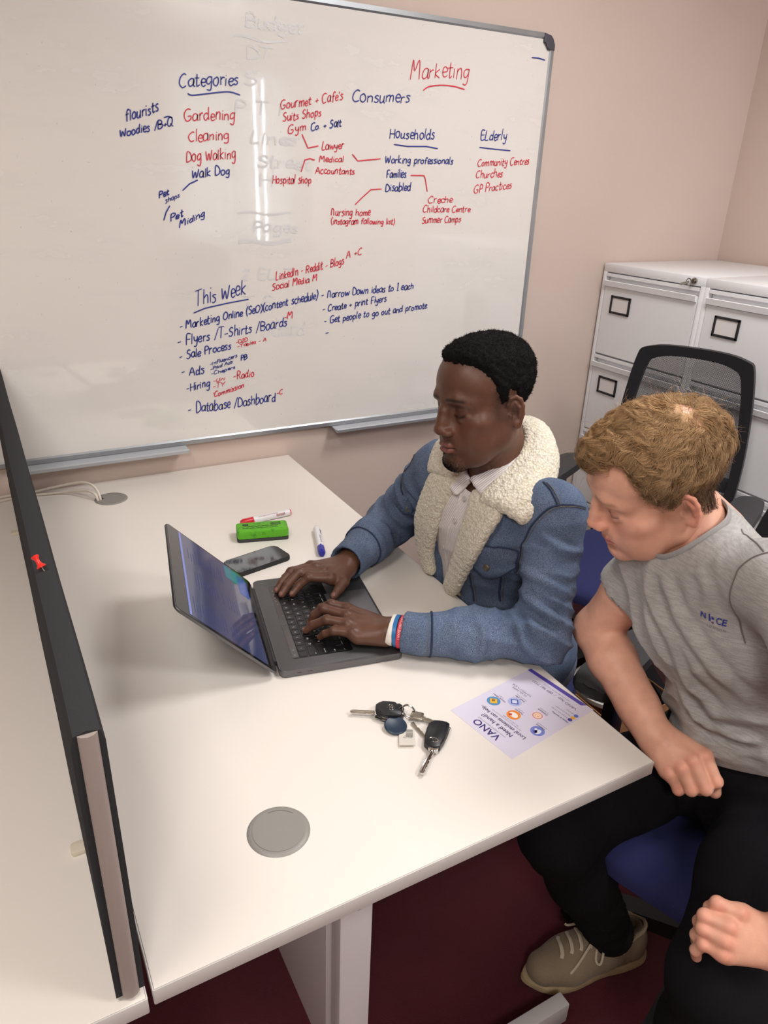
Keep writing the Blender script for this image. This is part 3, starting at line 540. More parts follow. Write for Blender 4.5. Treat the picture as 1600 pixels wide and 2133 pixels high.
# ------------------------------------------------------------------ phone
ph = thing('phone', 'black phone in a matt black case lying face up behind the laptop', 'phone', (0.452, 0.915, ZD), math.radians(12.5))
MB().prism(rrect(0.149, 0.075, 0.012, 6), 0.0, 0.0105, 2, None, 0.002).build('case', mat('case_black', (24, 24, 25), 0.6), ph)
MB().prism(rrect(0.145, 0.0705, 0.0105, 6), 0.0104, 0.0109, 2).build('glass', mat('phone_glass', (8, 8, 9), 0.05, spec=0.3), ph, False)
MB().box((-0.03, -0.0382, 0.004), (-0.012, -0.0374, 0.007), 0.0003, 1).build('side_button', M_blk, ph)
# ------------------------------------------------------------------ board eraser
er = thing('board_eraser', 'bright green whiteboard eraser with a grey felt base and worn barcode label', 'eraser', (0.512, 1.043, ZD), math.radians(-14.5))
MB().prism(rrect(0.130, 0.056, 0.008, 4), 0.0, 0.008, 2, None, 0.001).build('felt_base', mat('felt_grey', (64, 62, 66), 0.95), er)
g = N('eraser_green'); g.set(Base_Color=g.mix(g.ramp(g.noise(70, 3), [(0.55, (0, 0, 0, 1)), (0.7, (1, 1, 1, 1))]), lin((92, 178, 28)), lin((70, 140, 34))), Roughness=0.55); g.bump(g.noise(500, 2), 0.15, 0.001)
MB().prism(rrect(0.130, 0.056, 0.008, 4), 0.008, 0.031, 2, None, 0.004).build('foam_body', g.m, er)
rb = random.Random(3); b = MB(); x = 0.022
while x < 0.048: w_ = rb.choice((0.0006, 0.001, 0.0015)); b.box((x, 0.002, 0.031), (x + w_, 0.018, 0.03115)); x += w_ + rb.choice((0.0007, 0.0011))
b.box((-0.049, 0.006, 0.031), (-0.034, 0.016, 0.03115)); M_dprint = mat('print_dark', (40, 62, 30), 0.6)
b.build('barcode_print', M_dprint, er, False)
g = N('eraser_smear'); g.set(Base_Color=lin((58, 104, 34)), Roughness=0.7); 
sm = [[(-0.05 + 0.09 * k / 14, -0.012 + 0.004 * j + 0.004 * math.sin(k * 1.1 + j * 2)) for k in range(15)] for j in range(5)]
o = ribbon(sm, 0.0018, lambda u, v: (u, v, 0.03112), 'ink_smear', g.m, er)
join_texts([('Whiteboard Eraser', 0.0045, -0.03, 0.014, 'LEFT'), ('5 391 240 118', 0.0035, 0.021, -0.003, 'LEFT')], 'eraser_print', M_dprint, er, lambda u, v: (u, v, 0.0312))
# ------------------------------------------------------------------ markers
def marker(label, loc, rz, cap_m, ink_m, body_flip, name_txt):
    t = thing('board_marker', label, 'marker', (loc[0], loc[1], ZD + 0.0092), rz, 'whiteboard markers on the desk')
    R = Matrix.Rotation(math.radians(90), 4, 'Y')
    MB().lathe([(0, -0.046), (0.0072, -0.046), (0.0088, -0.044), (0.009, -0.042), (0.009, 0.068), (0, 0.068)], (0, 0, 0), 24, R).build('barrel', mat('marker_white', (232, 230, 232), 0.35), t)
    MB().lathe([(0, 0.066), (0.0082, 0.066), (0.0082, 0.0705), (0.0068, 0.072), (0, 0.072)], (0, 0, 0), 20, R).build('end_plug', cap_m, t)
    MB().lathe([(0.0084, -0.036), (0.0092, -0.040), (0.0092, -0.066), (0.0084, -0.070), (0.007, -0.074), (0, -0.0745)], (0, 0, 0), 24, R).build('cap', cap_m, t)
    MB().box((-0.07, -0.0016, 0.0086), (-0.038, 0.0016, 0.0106), 0.0006, 1).build('clip', cap_m, t)
    def wrap(u, v):
        a = v / 0.0091 + body_flip; return (u, -0.00915 * math.sin(a) if False else -0.00915 * math.cos(a), 0.00915 * math.sin(a))
    join_texts([(name_txt, 0.0055, -0.026, 0.0, 'LEFT')], 'marker_print', ink_m, t, wrap)
    V = []; F = []; r3 = random.Random(9); u = 0.026
    while u < 0.052:
        w_ = r3.choice((0.0007, 0.0012, 0.0018)); o_ = len(V)
        for k in range(5): V += [wrap(u, -0.008 + 0.007 * k / 4), wrap(u + w_, -0.008 + 0.007 * k / 4)]
        for k in range(4): F.append([o_ + 2 * k, o_ + 2 * k + 1, o_ + 2 * k + 3, o_ + 2 * k + 2])
        u += w_ + 0.0009
    me = bpy.data.meshes.new('barcode'); me.from_pydata(V, [], F); me.update(); link('barcode', me, ink_m, t)
    return t
M_red = mat('marker_red', (206, 30, 48), 0.35); M_blue = mat('marker_blue', (40, 44, 158), 0.35)
marker('red capped whiteboard marker lying behind the green eraser', (0.556, 1.131), math.radians(5), M_red, mat('print_red', (150, 44, 60), 0.5), 0.9, 'WHITEBOARD MARKER')
marker('blue capped whiteboard marker beside the rolled denim cuff', (0.628, 0.945), math.radians(71.5), M_blue, mat('print_blue', (60, 64, 130), 0.5), 1.0, 'BOARD MARKER')

# ------------------------------------------------------------------ flyer
fl = thing('flyer', 'lilac printed flyer with small round picture icons at the desk corner', 'flyer', (0.5963, 0.1087, ZD + 0.0004), math.atan2(0.157, 0.988))
M_fl = mat('flyer_paper', (216, 210, 228), 0.5); M_nv = mat('flyer_navy', (52, 36, 110), 0.5); M_tx = mat('flyer_text', (62, 54, 92), 0.5); M_pu = mat('flyer_purple', (88, 72, 168), 0.5)
FW, FH = 0.148, 0.210
# flyer local frame: x = down the page (top edge at x = 0), y = along the lines
MB().box((0, 0, -0.0003), (FH, FW, 0), 0).build('paper', M_fl, fl, False)
def fpl(u, v): return (-v, u, 0.00012)
def T(t, size, u, v, al='CENTER', bold=0.0): return (t, size, u * FW, -v * FH, al, bold)
join_texts([T('VANO', 0.0205, .51, .112, 'CENTER', 0.0003)], 'flyer_heading', M_nv, fl, fpl)
tag(join_texts([T('LOCAL STUDENTS READY TO HELP', 0.0040, .50, .140), T('Need a hand?', 0.0128, .49, .207, 'CENTER', 0.0002), T('Local students can help.', 0.0108, .49, .268, 'CENTER', 0.0002), T('Get reliable help from local students in your area,', 0.0034, .49, .300), T('fast, simple and affordable.', 0.0034, .45, .322),
 T('Cleaning', 0.0056, .17, .470, 'CENTER', 0.0001), T('and housework', 0.0034, .17, .490), T('House sitting', 0.0056, .82, .462, 'CENTER', 0.0001), T('and pets', 0.0034, .82, .482), T('Tutoring', 0.0056, .50, .468, 'CENTER', 0.0001), T('and grinds', 0.0034, .50, .488), T('Childcare', 0.0056, .33, .628, 'CENTER', 0.0001), T('and babysitting', 0.0034, .33, .648), T('Small jobs', 0.0056, .66, .600, 'CENTER', 0.0001), T('around the home', 0.0034, .66, .620),
 T('How it works:', 0.0062, .03, .700, 'LEFT', 0.0001), T('Post your job in the app', 0.0036, .09, .738, 'LEFT'), T('Choose a local student', 0.0036, .09, .778, 'LEFT'), T('Job is done', 0.0036, .09, .818, 'LEFT'), T('SCAN HERE', 0.0066, .76, .672), T('TO POST A JOB', 0.0066, .76, .705), T('VANO App  /  089 981 7131', 0.0088, .47, .892), T('Local student help, when you need it most', 0.0036, .48, .925)], 'flyer_text', M_tx, fl, fpl), kind='stuff')
b = MB(); b.bm.faces.new([b.bm.verts.new(p) for p in ((FH * 0.957, FW * .14, 0.0001), (FH * 0.957, FW, 0.0001), (FH, FW, 0.0001), (FH, FW * .10, 0.0001))]); b.build('flyer_band', M_pu, fl, False)
def disc(u, v, r, col, z=0.00011, n_=24, sx=1.0, sy=1.0):
    b = MB(); b.bm.faces.new([b.bm.verts.new((v * FH + r * sx * math.cos(2 * math.pi * k / n_), u * FW + r * sy * math.sin(2 * math.pi * k / n_), z)) for k in range(n_)])
    return b, mat('flyer_ink_%d_%d_%d' % col, col, 0.5)
def icon(name, parts):
    for i, p in enumerate(parts): b, m = disc(*p); b.build(name, m, fl, False)
icon('icon_cleaning', [(.143, .405, .0125, (120, 132, 206)), (.13, .40, .006, (226, 230, 250), .00014, 12, 1.2, .8), (.17, .41, .003, (240, 242, 255), .00014, 10), (.155, .385, .004, (84, 92, 176), .00014, 10)])
icon('icon_house', [(.82, .385, .0125, (84, 140, 186)), (.82, .385, .009, (234, 182, 44), .00014, 4), (.83, .39, .004, (140, 96, 40), .00016, 4)])
icon('icon_tutoring', [(.50, .392, .0125, (232, 138, 48)), (.50, .392, .008, (244, 236, 228), .00014, 16, .8, 1.1), (.53, .375, .004, (196, 64, 50), .00016, 4)])
icon('icon_child', [(.325, .547, .0125, (234, 206, 224)), (.325, .55, .0088, (150, 84, 66), .00014, 18), (.325, .55, .0078, (246, 204, 176), .00016, 18), (.31, .545, .0008, (60, 40, 40), .00018, 8), (.345, .545, .0008, (60, 40, 40), .00018, 8)])
icon('icon_jobs', [(.66, .525, .0125, (176, 184, 226)), (.66, .525, .009, (70, 84, 166), .00014, 4, 1, 1.1), (.66, .525, .0062, (214, 220, 244), .00016, 4)])
for v, c_ in ((.733, (84, 72, 160)), (.773, (238, 178, 60)), (.813, (96, 120, 206))):
    b, m = disc(.05, v, .0042, c_); b.build('bullet', m, fl, False)

# ------------------------------------------------------------------ keys on their ring
ks = thing('key_bunch', 'bunch of keys with two black car fobs, a blue disc and a paper tag', 'keys', (0.49, 0.25, ZD))
M_fob = mat('fob_black', (27, 27, 31), 0.35, bump=0.1, bscale=700); M_chrome = mat('chrome', (214, 212, 208), 0.12, 1.0); M_brass = mat('key_steel', (176, 168, 154), 0.32, 1.0)
def KT(nm, m, mb, par=None, sm=None):
    o = mb.build(nm, m, None, sm)
    if par is None: keep(o, ks)
    else: o.parent = par
    return o
def blade(mb, a, b_, w, z, th=0.002, teeth=0, groove=True):
    a = Vector((*a, z)); b_ = Vector((*b_, z)); d = (b_ - a); L = d.length; d.normalize(); n_ = Vector((-d.y, d.x, 0)); P = [(0, -w / 2), (L - w * .5, -w / 2), (L, -w * .1), (L - w * .2, w * .4)]
    if teeth:
        for k in range(teeth): P += [(L - 0.005 - (L * .7) * k / teeth, w * .5 - (0.0016 if k % 2 else 0.0004) - 0.0006 * (k % 3)), (L - 0.005 - (L * .7) * (k + .5) / teeth, w * .5 - 0.0002 - 0.001 * (k % 2))]
    P += [(0, w / 2)]
    A = Matrix((( d.x, n_.x, 0, a.x), (d.y, n_.y, 0, a.y), (0, 0, 1, a.z), (0, 0, 0, 1)))
    mb.prism(P, -th / 2, th / 2, 2, A, 0.0003)
    if groove: mb.box((L * .08, -w * .16, th / 2), (L * .9, w * .02, th / 2 + 0.0004), 0, 2, A)
    return mb
# fob with the rounded body and chrome flashes (left)
def frame_m(c, ang, z): return Matrix.Translation((c[0], c[1], z)) @ Matrix.Rotation(ang, 4, 'Z')
A1 = frame_m((0.4695, 0.2905), math.radians(-33), ZD)
pf = [(-0.025, 0.0), (-0.021, 0.016), (-0.004, 0.0185), (0.013, 0.0165), (0.023, 0.008), (0.025, -0.004), (0.018, -0.015), (0.0, -0.0185), (-0.02, -0.015)]
f1 = KT('car_fob', M_fob, MB().prism(smooth_pts(pf, 4, True), 0.001, 0.016, 2, A1, 0.004))
f1['label'] = 'rounded black fob with chrome side flashes'
b = MB()
for dz in (0.006, 0.0105): b.tube([A1 @ Vector((x, y, dz)) for x, y in ((-0.0255, -0.004), (-0.0235, -0.0135), (-0.012, -0.0188), (0.0, -0.0202))], [0.0008, 0.0016, 0.0016, 0.0008], 6)
KT('chrome_flash', M_chrome, b, f1)
b = MB().torus(A1 @ Vector((0.002, 0.003, 0.0162)), 0.0066, 0.0004, None, 24, 4)
b.tube([A1 @ Vector((0.002 + x * 0.001, 0.003 + y * 0.001, 0.0164)) for x, y in ((-3, -4), (-1, -1), (-2.5, 1.5), (0, 2), (1, 4.5), (2, 1), (4, 1.5), (2, -1.5), (3, -4.5))], 0.0007, 5); b.tube([A1 @ Vector((0.002 + x * 0.001, 0.003 + y * 0.001, 0.0164)) for x, y in ((-4.5, 2.5), (-2.2, 0), (1.5, -0.5))], 0.0006, 5)
KT('fob_emblem', M_chrome, b, f1)
KT('key_blade', M_brass, blade(MB(), (0.449, 0.2985), (0.4085, 0.3225), 0.008, ZD + 0.008, 0.0022, 7))
# ring and split links
KT('key_ring', M_steel, MB().torus((0.497, 0.272, ZD + 0.0115), 0.0125, 0.0011, Matrix.Rotation(math.radians(28), 3, 'X') @ Matrix.Rotation(math.radians(12), 3, 'Y'), 32, 8).torus((0.4975, 0.2725, ZD + 0.0135), 0.0123, 0.0011, Matrix.Rotation(math.radians(24), 3, 'X') @ Matrix.Rotation(math.radians(14), 3, 'Y'), 32, 8))
KT('chain_link', M_steel, MB().torus((0.487, 0.281, ZD + 0.013), 0.0052, 0.0009, Matrix.Rotation(math.radians(70), 3, 'X'), 18, 6).torus((0.4855, 0.2725, ZD + 0.010), 0.0045, 0.0009, Matrix.Rotation(math.radians(60), 3, 'Y'), 18, 6))
# small door key
b = MB(); A3 = frame_m((0.5075, 0.2615), math.radians(-45), ZD + 0.0075); b.prism(rrect(0.022, 0.019, 0.003, 3), -0.001, 0.0012, 2, A3, 0.0004); b.prism(rrect(0.015, 0.012, 0.002, 3), 0.0012, 0.0016, 2, A3); blade(b, (0.5145, 0.2535), (0.5295, 0.2315), 0.0085, ZD + 0.006, 0.002, 6)
KT('door_key', M_brass, b)
b = blade(MB(), (0.494, 0.2545), (0.4955, 0.208), 0.006, ZD + 0.003, 0.002, 6); KT('thin_key', M_brass, b)
# blue disc token
b = MB(); b.lathe([(0, 0.0), (0.0175, 0.0), (0.0195, 0.0012), (0.0195, 0.003), (0.0175, 0.0044), (0.0165, 0.0044), (0.015, 0.0037), (0, 0.0037)], (0, 0, 0), 40, Matrix.Translation((0.4625, 0.2575, ZD + 0.0045)) @ Matrix.Rotation(math.radians(10), 4, 'X')); KT('disc_token', mat('token_navy', (24, 44, 66), 0.4), b)
# paper tag
A4 = Matrix.Translation((0.4665, 0.2265, ZD + 0.0035)) @ Matrix.Rotation(math.radians(62), 4, 'Z') @ Matrix.Rotation(math.radians(5), 4, 'Y')
tg = KT('paper_tag', mat('tag_paper', (212, 206, 196), 0.6), MB().prism([(-0.02, -0.013), (0.022, -0.0135), (0.023, 0.009), (0.018, 0.0125), (-0.021, 0.013)], -0.0005, 0.0005, 2, A4))
b = MB(); x = -0.0; r5 = random.Random(4)
while x < 0.019: w_ = r5.choice((0.0006, 0.0009, 0.0014)); b.box((x, -0.011, 0.0005), (x + w_, 0.001, 0.00056), 0, 2, A4); x += w_ + 0.0009
KT('tag_barcode', mat('print_black', (34, 32, 34), 0.6), b, tg, False)
o = join_texts([('4711 306', 0.004, -0.011, 0.004, 'LEFT'), ('FOB 20', 0.004, -0.011, -0.0, 'LEFT')], 'tag_print', mat('print_black', (34, 32, 34), 0.6), None, lambda u, v: tuple(A4 @ Vector((-v + 0.004, u + 0.002, 0.00058)))); o.parent = tg
# flip-key fob (right)
A2 = frame_m((0.5095, 0.203), math.radians(44), ZD)
po = [(-0.027, -0.013), (-0.026, 0.014), (0.020, 0.0175), (0.030, 0.010), (0.033, -0.010), (0.026, -0.0165)]
f2 = KT('car_fob', M_fob, MB().prism(smooth_pts(po, 3, True), 0.001, 0.0145, 2, A2, 0.003)); f2['label'] = 'squared black flip-key fob with a silver oval emblem'
e = A2 @ Matrix.Translation((-0.017, 0.0, 0.0148)) @ Matrix.Rotation(math.radians(-95), 4, 'Z')
b = MB(); E3 = e.to_3x3()
for sx_, sy_, R_, dx, dy in ((1.0, .66, 0.0074, 0, 0), (.42, .62, 0.0074, 0, 0.0), (.72, .30, 0.0074, 0, 0.0022)): b.torus(e @ Vector((dx, dy, 0)), R_, 0.0006, E3, 28, 5, (sx_, sy_, 1))
KT('fob_emblem', M_chrome, b, f2)
KT('fob_seam', M_chrome, MB().tube([A2 @ Vector(p) for p in ((0.034, -0.012, 0.007), (0.028, -0.018, 0.007), (0.006, -0.0178, 0.007), (-0.01, -0.0165, 0.007))], 0.0008, 6), f2)
b = MB(); b.prism(rrect(0.012, 0.016, 0.002, 3, -0.030, -0.003), 0.003, 0.0115, 2, A2, 0.001)
p0 = A2 @ Vector((-0.031, -0.003, 0)); blade(b, (p0.x, p0.y), (0.4425, 0.1415), 0.0088, ZD + 0.0075, 0.003, 8); KT('flip_blade', M_chrome, b)
# ------------------------------------------------------------------ office chairs
M_navy = mat('seat_navy', (38, 42, 92), 0.9, bump=0.3, bscale=900); M_pad = mat('arm_pad', (52, 51, 54), 0.6, bump=0.1, bscale=500)
g = N('chair_mesh'); co = g.coord(); sc = g.n('ShaderNodeMapping'); sc.inputs['Scale'].default_value = (1, 1, 1); g.l(co, sc.inputs[0])
xs = g.n('ShaderNodeSeparateXYZ'); g.l(sc.outputs[0], xs.inputs[0])
def wave(o, k): return g.math('ABSOLUTE', g.math('SINE', g.math('MULTIPLY', o, k)))
u_ = g.math('ADD', xs.outputs[1], xs.outputs[2]); v_ = g.math('SUBTRACT', xs.outputs[1], xs.outputs[2])
hole_ = g.math('MULTIPLY', wave(u_, 640), wave(v_, 640)); al = g.math('LESS_THAN', hole_, 0.50)
g.set(Base_Color=lin((30, 30, 34)), Roughness=0.7, Alpha=al); M_mesh = g.m
def bar(mb, a, b_, w, h, w2=None, h2=None):
    a = Vector(a); b_ = Vector(b_); d = (b_ - a).normalized(); s_ = d.cross(Vector((0, 0, 1))).normalized(); u = s_.cross(d); w2 = w if w2 is None else w2; h2 = h if h2 is None else h2
    A = [mb.bm.verts.new(a + s_ * x * w / 2 + u * y * h / 2) for x, y in ((-1, -1), (1, -1), (1, 1), (-1, 1))]; B = [mb.bm.verts.new(b_ + s_ * x * w2 / 2 + u * y * h2 / 2) for x, y in ((-1, -1), (1, -1), (1, 1), (-1, 1))]
    mb.bm.faces.new(A[::-1]); mb.bm.faces.new(B)
    for i in range(4): mb.bm.faces.new((A[i], A[(i + 1) % 4], B[(i + 1) % 4], B[i]))
def office_chair(label, loc, rot, base_rot=0.0, back_h=0.60, seat_z=0.45, arm_z=0.665, arms=True, recline=0.10, seat_dx=0.0, arm_w=0.285, base_dx=0.0):
    """local frame: +x is the way the sitter faces"""
    t = thing('office_chair', label, 'chair', loc, rot, 'black office chairs with navy seats')
    ZS = seat_z
    for k in range(5):
        a = base_rot + 2 * math.pi * k / 5; d = Vector((math.cos(a), math.sin(a), 0)); b = MB(); bar(b, d * 0.03 + Vector((base_dx, 0, 0.105)), d * 0.30 + Vector((base_dx, 0, 0.075)), 0.05, 0.045, 0.034, 0.03); l = b.build('base_leg', M_blk, t)
        s_ = Vector((-d.y, d.x, 0)); b = MB(); c0 = d * 0.285 + Vector((base_dx, 0, 0.027)); b.cyl(c0 - s_ * 0.026, c0 - s_ * 0.008, 0.026, seg=16).cyl(c0 + s_ * 0.008, c0 + s_ * 0.026, 0.026, seg=16).cyl(c0 - s_ * 0.01, c0 + s_ * 0.01, 0.009, seg=8).cyl(c0 + Vector((0, 0, 0.01)), c0 + Vector((0, 0, 0.05)), 0.008, seg=8); b.build('caster', M_blk, l)
    bd = base_dx; MB().cyl((bd, 0, 0.08), (bd, 0, 0.13), 0.036).cyl((bd, 0, 0.12), (bd, 0, 0.26), 0.026).cyl((bd, 0, 0.24), (bd, 0, ZS - 0.10), 0.016).build('gas_column', M_blk, t)
    MB().box((-0.17, -0.10, ZS - 0.115), (0.13, 0.10, ZS - 0.062), 0.02).build('tilt_mechanism', M_blk, t)
    MB().prism(rrect(0.44, 0.45, 0.09, 8, seat_dx, 0), ZS - 0.066, ZS - 0.045, 2, None, 0.006).build('seat_pan', M_blk, t)
    b = MB(); out = rrect(0.48, 0.49, 0.11, 8); sdx = seat_dx; nl = [(0.93, -0.05), (1.0, -0.035), (1.0, -0.014), (0.975, -0.003), (0.9, 0.003), (0.7, 0.002), (0.35, -0.004), (0.0, -0.006)]
    rings = [[b.bm.verts.new((p[0] * s_ + sdx, p[1] * s_, ZS + z - (0.02 if p[0] * s_ > 0.19 else 0) * ((p[0] * s_ - 0.19) / 0.05 if p[0] * s_ > 0.19 else 0))) for p in out] if s_ > 0 else None for s_, z in nl]
    n_ = len(out); cv = b.bm.verts.new((sdx, 0, ZS - 0.006))
    for A, B in zip(rings, rings[1:]):
        for k in range(n_):
            if B is None: b.bm.faces.new((A[k], A[(k + 1) % n_], cv))
            else: b.bm.faces.new((A[k], A[(k + 1) % n_], B[(k + 1) % n_], B[k]))
    b.bm.faces.new(rings[0][::-1]); b.build('seat_cushion', M_navy, t)
    # backrest: padded loop frame, fine mesh, lumbar bar, spine
    z0 = ZS + 0.06; H = back_h - 0.06
    def bp(y, z): return Vector((-0.225 - recline * (z - z0) / 0.55 - 0.05 * math.sin(math.pi * min(1, max(0, (z - z0) / H))) * 0.5 + 0.30 * y * y, y, z))
    def outline(ins):
        w0, w1 = 0.205 - ins, 0.178 - ins; r = 0.055; P = [(-w0 + r, z0 + ins), (w0 - r, z0 + ins), (w0, z0 + r + ins), (0.215 - ins, z0 + H * 0.45), (w1 + 0.008, z0 + H - r - ins), (w1 - r * 0.6, z0 + H - ins), (0, z0 + H + 0.012 - ins), (-w1 + r * 0.6, z0 + H - ins), (-w1 - 0.008, z0 + H - r - ins), (-0.215 + ins, z0 + H * 0.45), (-w0, z0 + r + ins)]
        return smooth_pts(P, 5, True)
    O = outline(0.0); I = outline(0.032); b = MB(); n_ = len(O); fr_, bk_ = Vector((0.008, 0, 0)), Vector((-0.016, 0, 0)); R4 = []
    for (y, z), (y2, z2) in zip(O, I): R4.append([b.bm.verts.new(bp(y, z) + fr_), b.bm.verts.new(bp(y2, z2) + fr_ * 0.6), b.bm.verts.new(bp(y2, z2) + bk_), b.bm.verts.new(bp(y, z) + bk_)])
    for i in range(n_):
        for k in range(4): b.bm.faces.new((R4[i][k], R4[i][(k + 1) % 4], R4[(i + 1) % n_][(k + 1) % 4], R4[(i + 1) % n_][k]))
    b.build('back_frame', M_blk, t, None, False, 60)
    b = MB(); I2 = outline(0.028); cz = z0 + H / 2; prev = None
    for s_ in (1.0, 0.75, 0.5, 0.25):
        ring = [b.bm.verts.new(bp(y * s_, cz + (z - cz) * s_) - Vector((0.004, 0, 0))) for y, z in I2]
        if prev:
            for k in range(len(ring)): b.bm.faces.new((prev[k], prev[(k + 1) % len(ring)], ring[(k + 1) % len(ring)], ring[k]))
        prev = ring
    b.bm.faces.new(prev); b.build('back_mesh', M_mesh, t)
    b = MB(); P = [bp(y, z0 + H * 0.32) - Vector((0.02, 0, 0)) for y in (-0.2, -0.1, 0, 0.1, 0.2)]; b.tube(smooth_pts(P, 4), 0.02, 8, False, (0.5, 1.3)); b.build('lumbar_bar', M_blk, t)
    b = MB(); P = smooth_pts([(-0.10, 0, ZS - 0.085), (-0.22, 0, ZS - 0.075), (-0.285, 0, ZS + 0.02), (-0.30, 0, z0 + H * 0.35)], 6); b.tube(P, 0.024, 10, False, (1.5, 0.6)); b.build('back_spine', M_blk, t)
    if arms:
        for s_ in (-1, 1):
            b = MB(); bar(b, (-0.02, s_ * 0.12, ZS - 0.078), (-0.02, s_ * (arm_w + 0.005), ZS - 0.078), 0.055, 0.018); b.box((-0.045, s_ * arm_w - 0.014, ZS - 0.088), (0.02, s_ * arm_w + 0.014, arm_z - 0.025), 0.006); ap = b.build('arm_post', M_blk, t)
            b = MB(); b.prism(smooth_pts([(-0.13, s_ * arm_w - 0.035), (0.0, s_ * arm_w - 0.045), (0.125, s_ * arm_w - 0.042), (0.135, s_ * arm_w), (0.125, s_ * arm_w + 0.042), (0.0, s_ * arm_w + 0.045), (-0.13, s_ * arm_w + 0.035), (-0.14, s_ * arm_w)], 3, True), arm_z - 0.026, arm_z, 2, None, 0.006); b.build('arm_pad', M_pad, ap)
    return t
F_ = math.atan2(-0.403, -0.915)
office_chair('empty black mesh-backed office chair with a navy seat, in front of the cabinets', (1.695, 0.862, 0), F_, math.radians(34) - F_, 0.66, 0.455, 0.74, True, 0.05, 0.0, 0.285, -0.13)
office_chair('navy-seated office chair under the man in the grey T-shirt', (1.125, -0.01, 0), math.atan2(-0.31, -0.95), math.radians(124) - math.atan2(-0.31, -0.95), 0.56, 0.455, 0.68, True, 0.10, 0.03, 0.31)
st = thing('stool', 'low round navy stool under the man in the denim jacket', 'stool', (1.0, 0.60, 0))
MB().lathe([(0, 0.405), (0.16, 0.405), (0.172, 0.415), (0.175, 0.43), (0.168, 0.447), (0.13, 0.452), (0, 0.452)], (0, 0, 0), 36).build('seat', M_navy, st)
MB().cyl((0, 0, 0.03), (0, 0, 0.406), 0.025).build('column', M_blk, st); MB().lathe([(0, 0.0), (0.12, 0.0), (0.122, 0.008), (0.05, 0.03), (0, 0.03)], (0, 0, 0), 36).build('base', M_blk, st)
# ------------------------------------------------------------------ cardboard box with a round lid in it
M_card = mat('cardboard', (156, 112, 74), 0.85, var=0.06, vscale=20)
bx = thing('cardboard_box', 'brown cardboard box on the carpet behind the chair arm', 'box', (1.58, 0.755, 0), 0.0)
for nm, lo, hi in (('side_panel', (-0.14, -0.16, 0), (-0.136, 0.16, 0.10)), ('side_panel', (0.136, -0.16, 0), (0.14, 0.16, 0.10)), ('side_panel', (-0.136, -0.16, 0), (0.136, -0.156, 0.10)), ('side_panel', (-0.136, 0.156, 0), (0.136, 0.16, 0.10)), ('bottom_panel', (-0.136, -0.156, 0), (0.136, 0.156, 0.004))): MB().box(lo, hi).build(nm, M_card, bx, False)
b = MB().lathe([(0, 0.0), (0.13, 0.0), (0.132, 0.012), (0.132, 0.016), (0.126, 0.02), (0.118, 0.016), (0.112, 0.016), (0.108, 0.020), (0.102, 0.016), (0.0, 0.014)], (0, 0, 0), 48)
o = b.build('round_lid', mat('lid_white', (222, 220, 216), 0.4)); tag(o, 'white ridged round plastic lid lying in the cardboard box', 'lid'); o.location = (1.58, 0.755, 0.082); o.scale = (0.9, 0.9, 1)
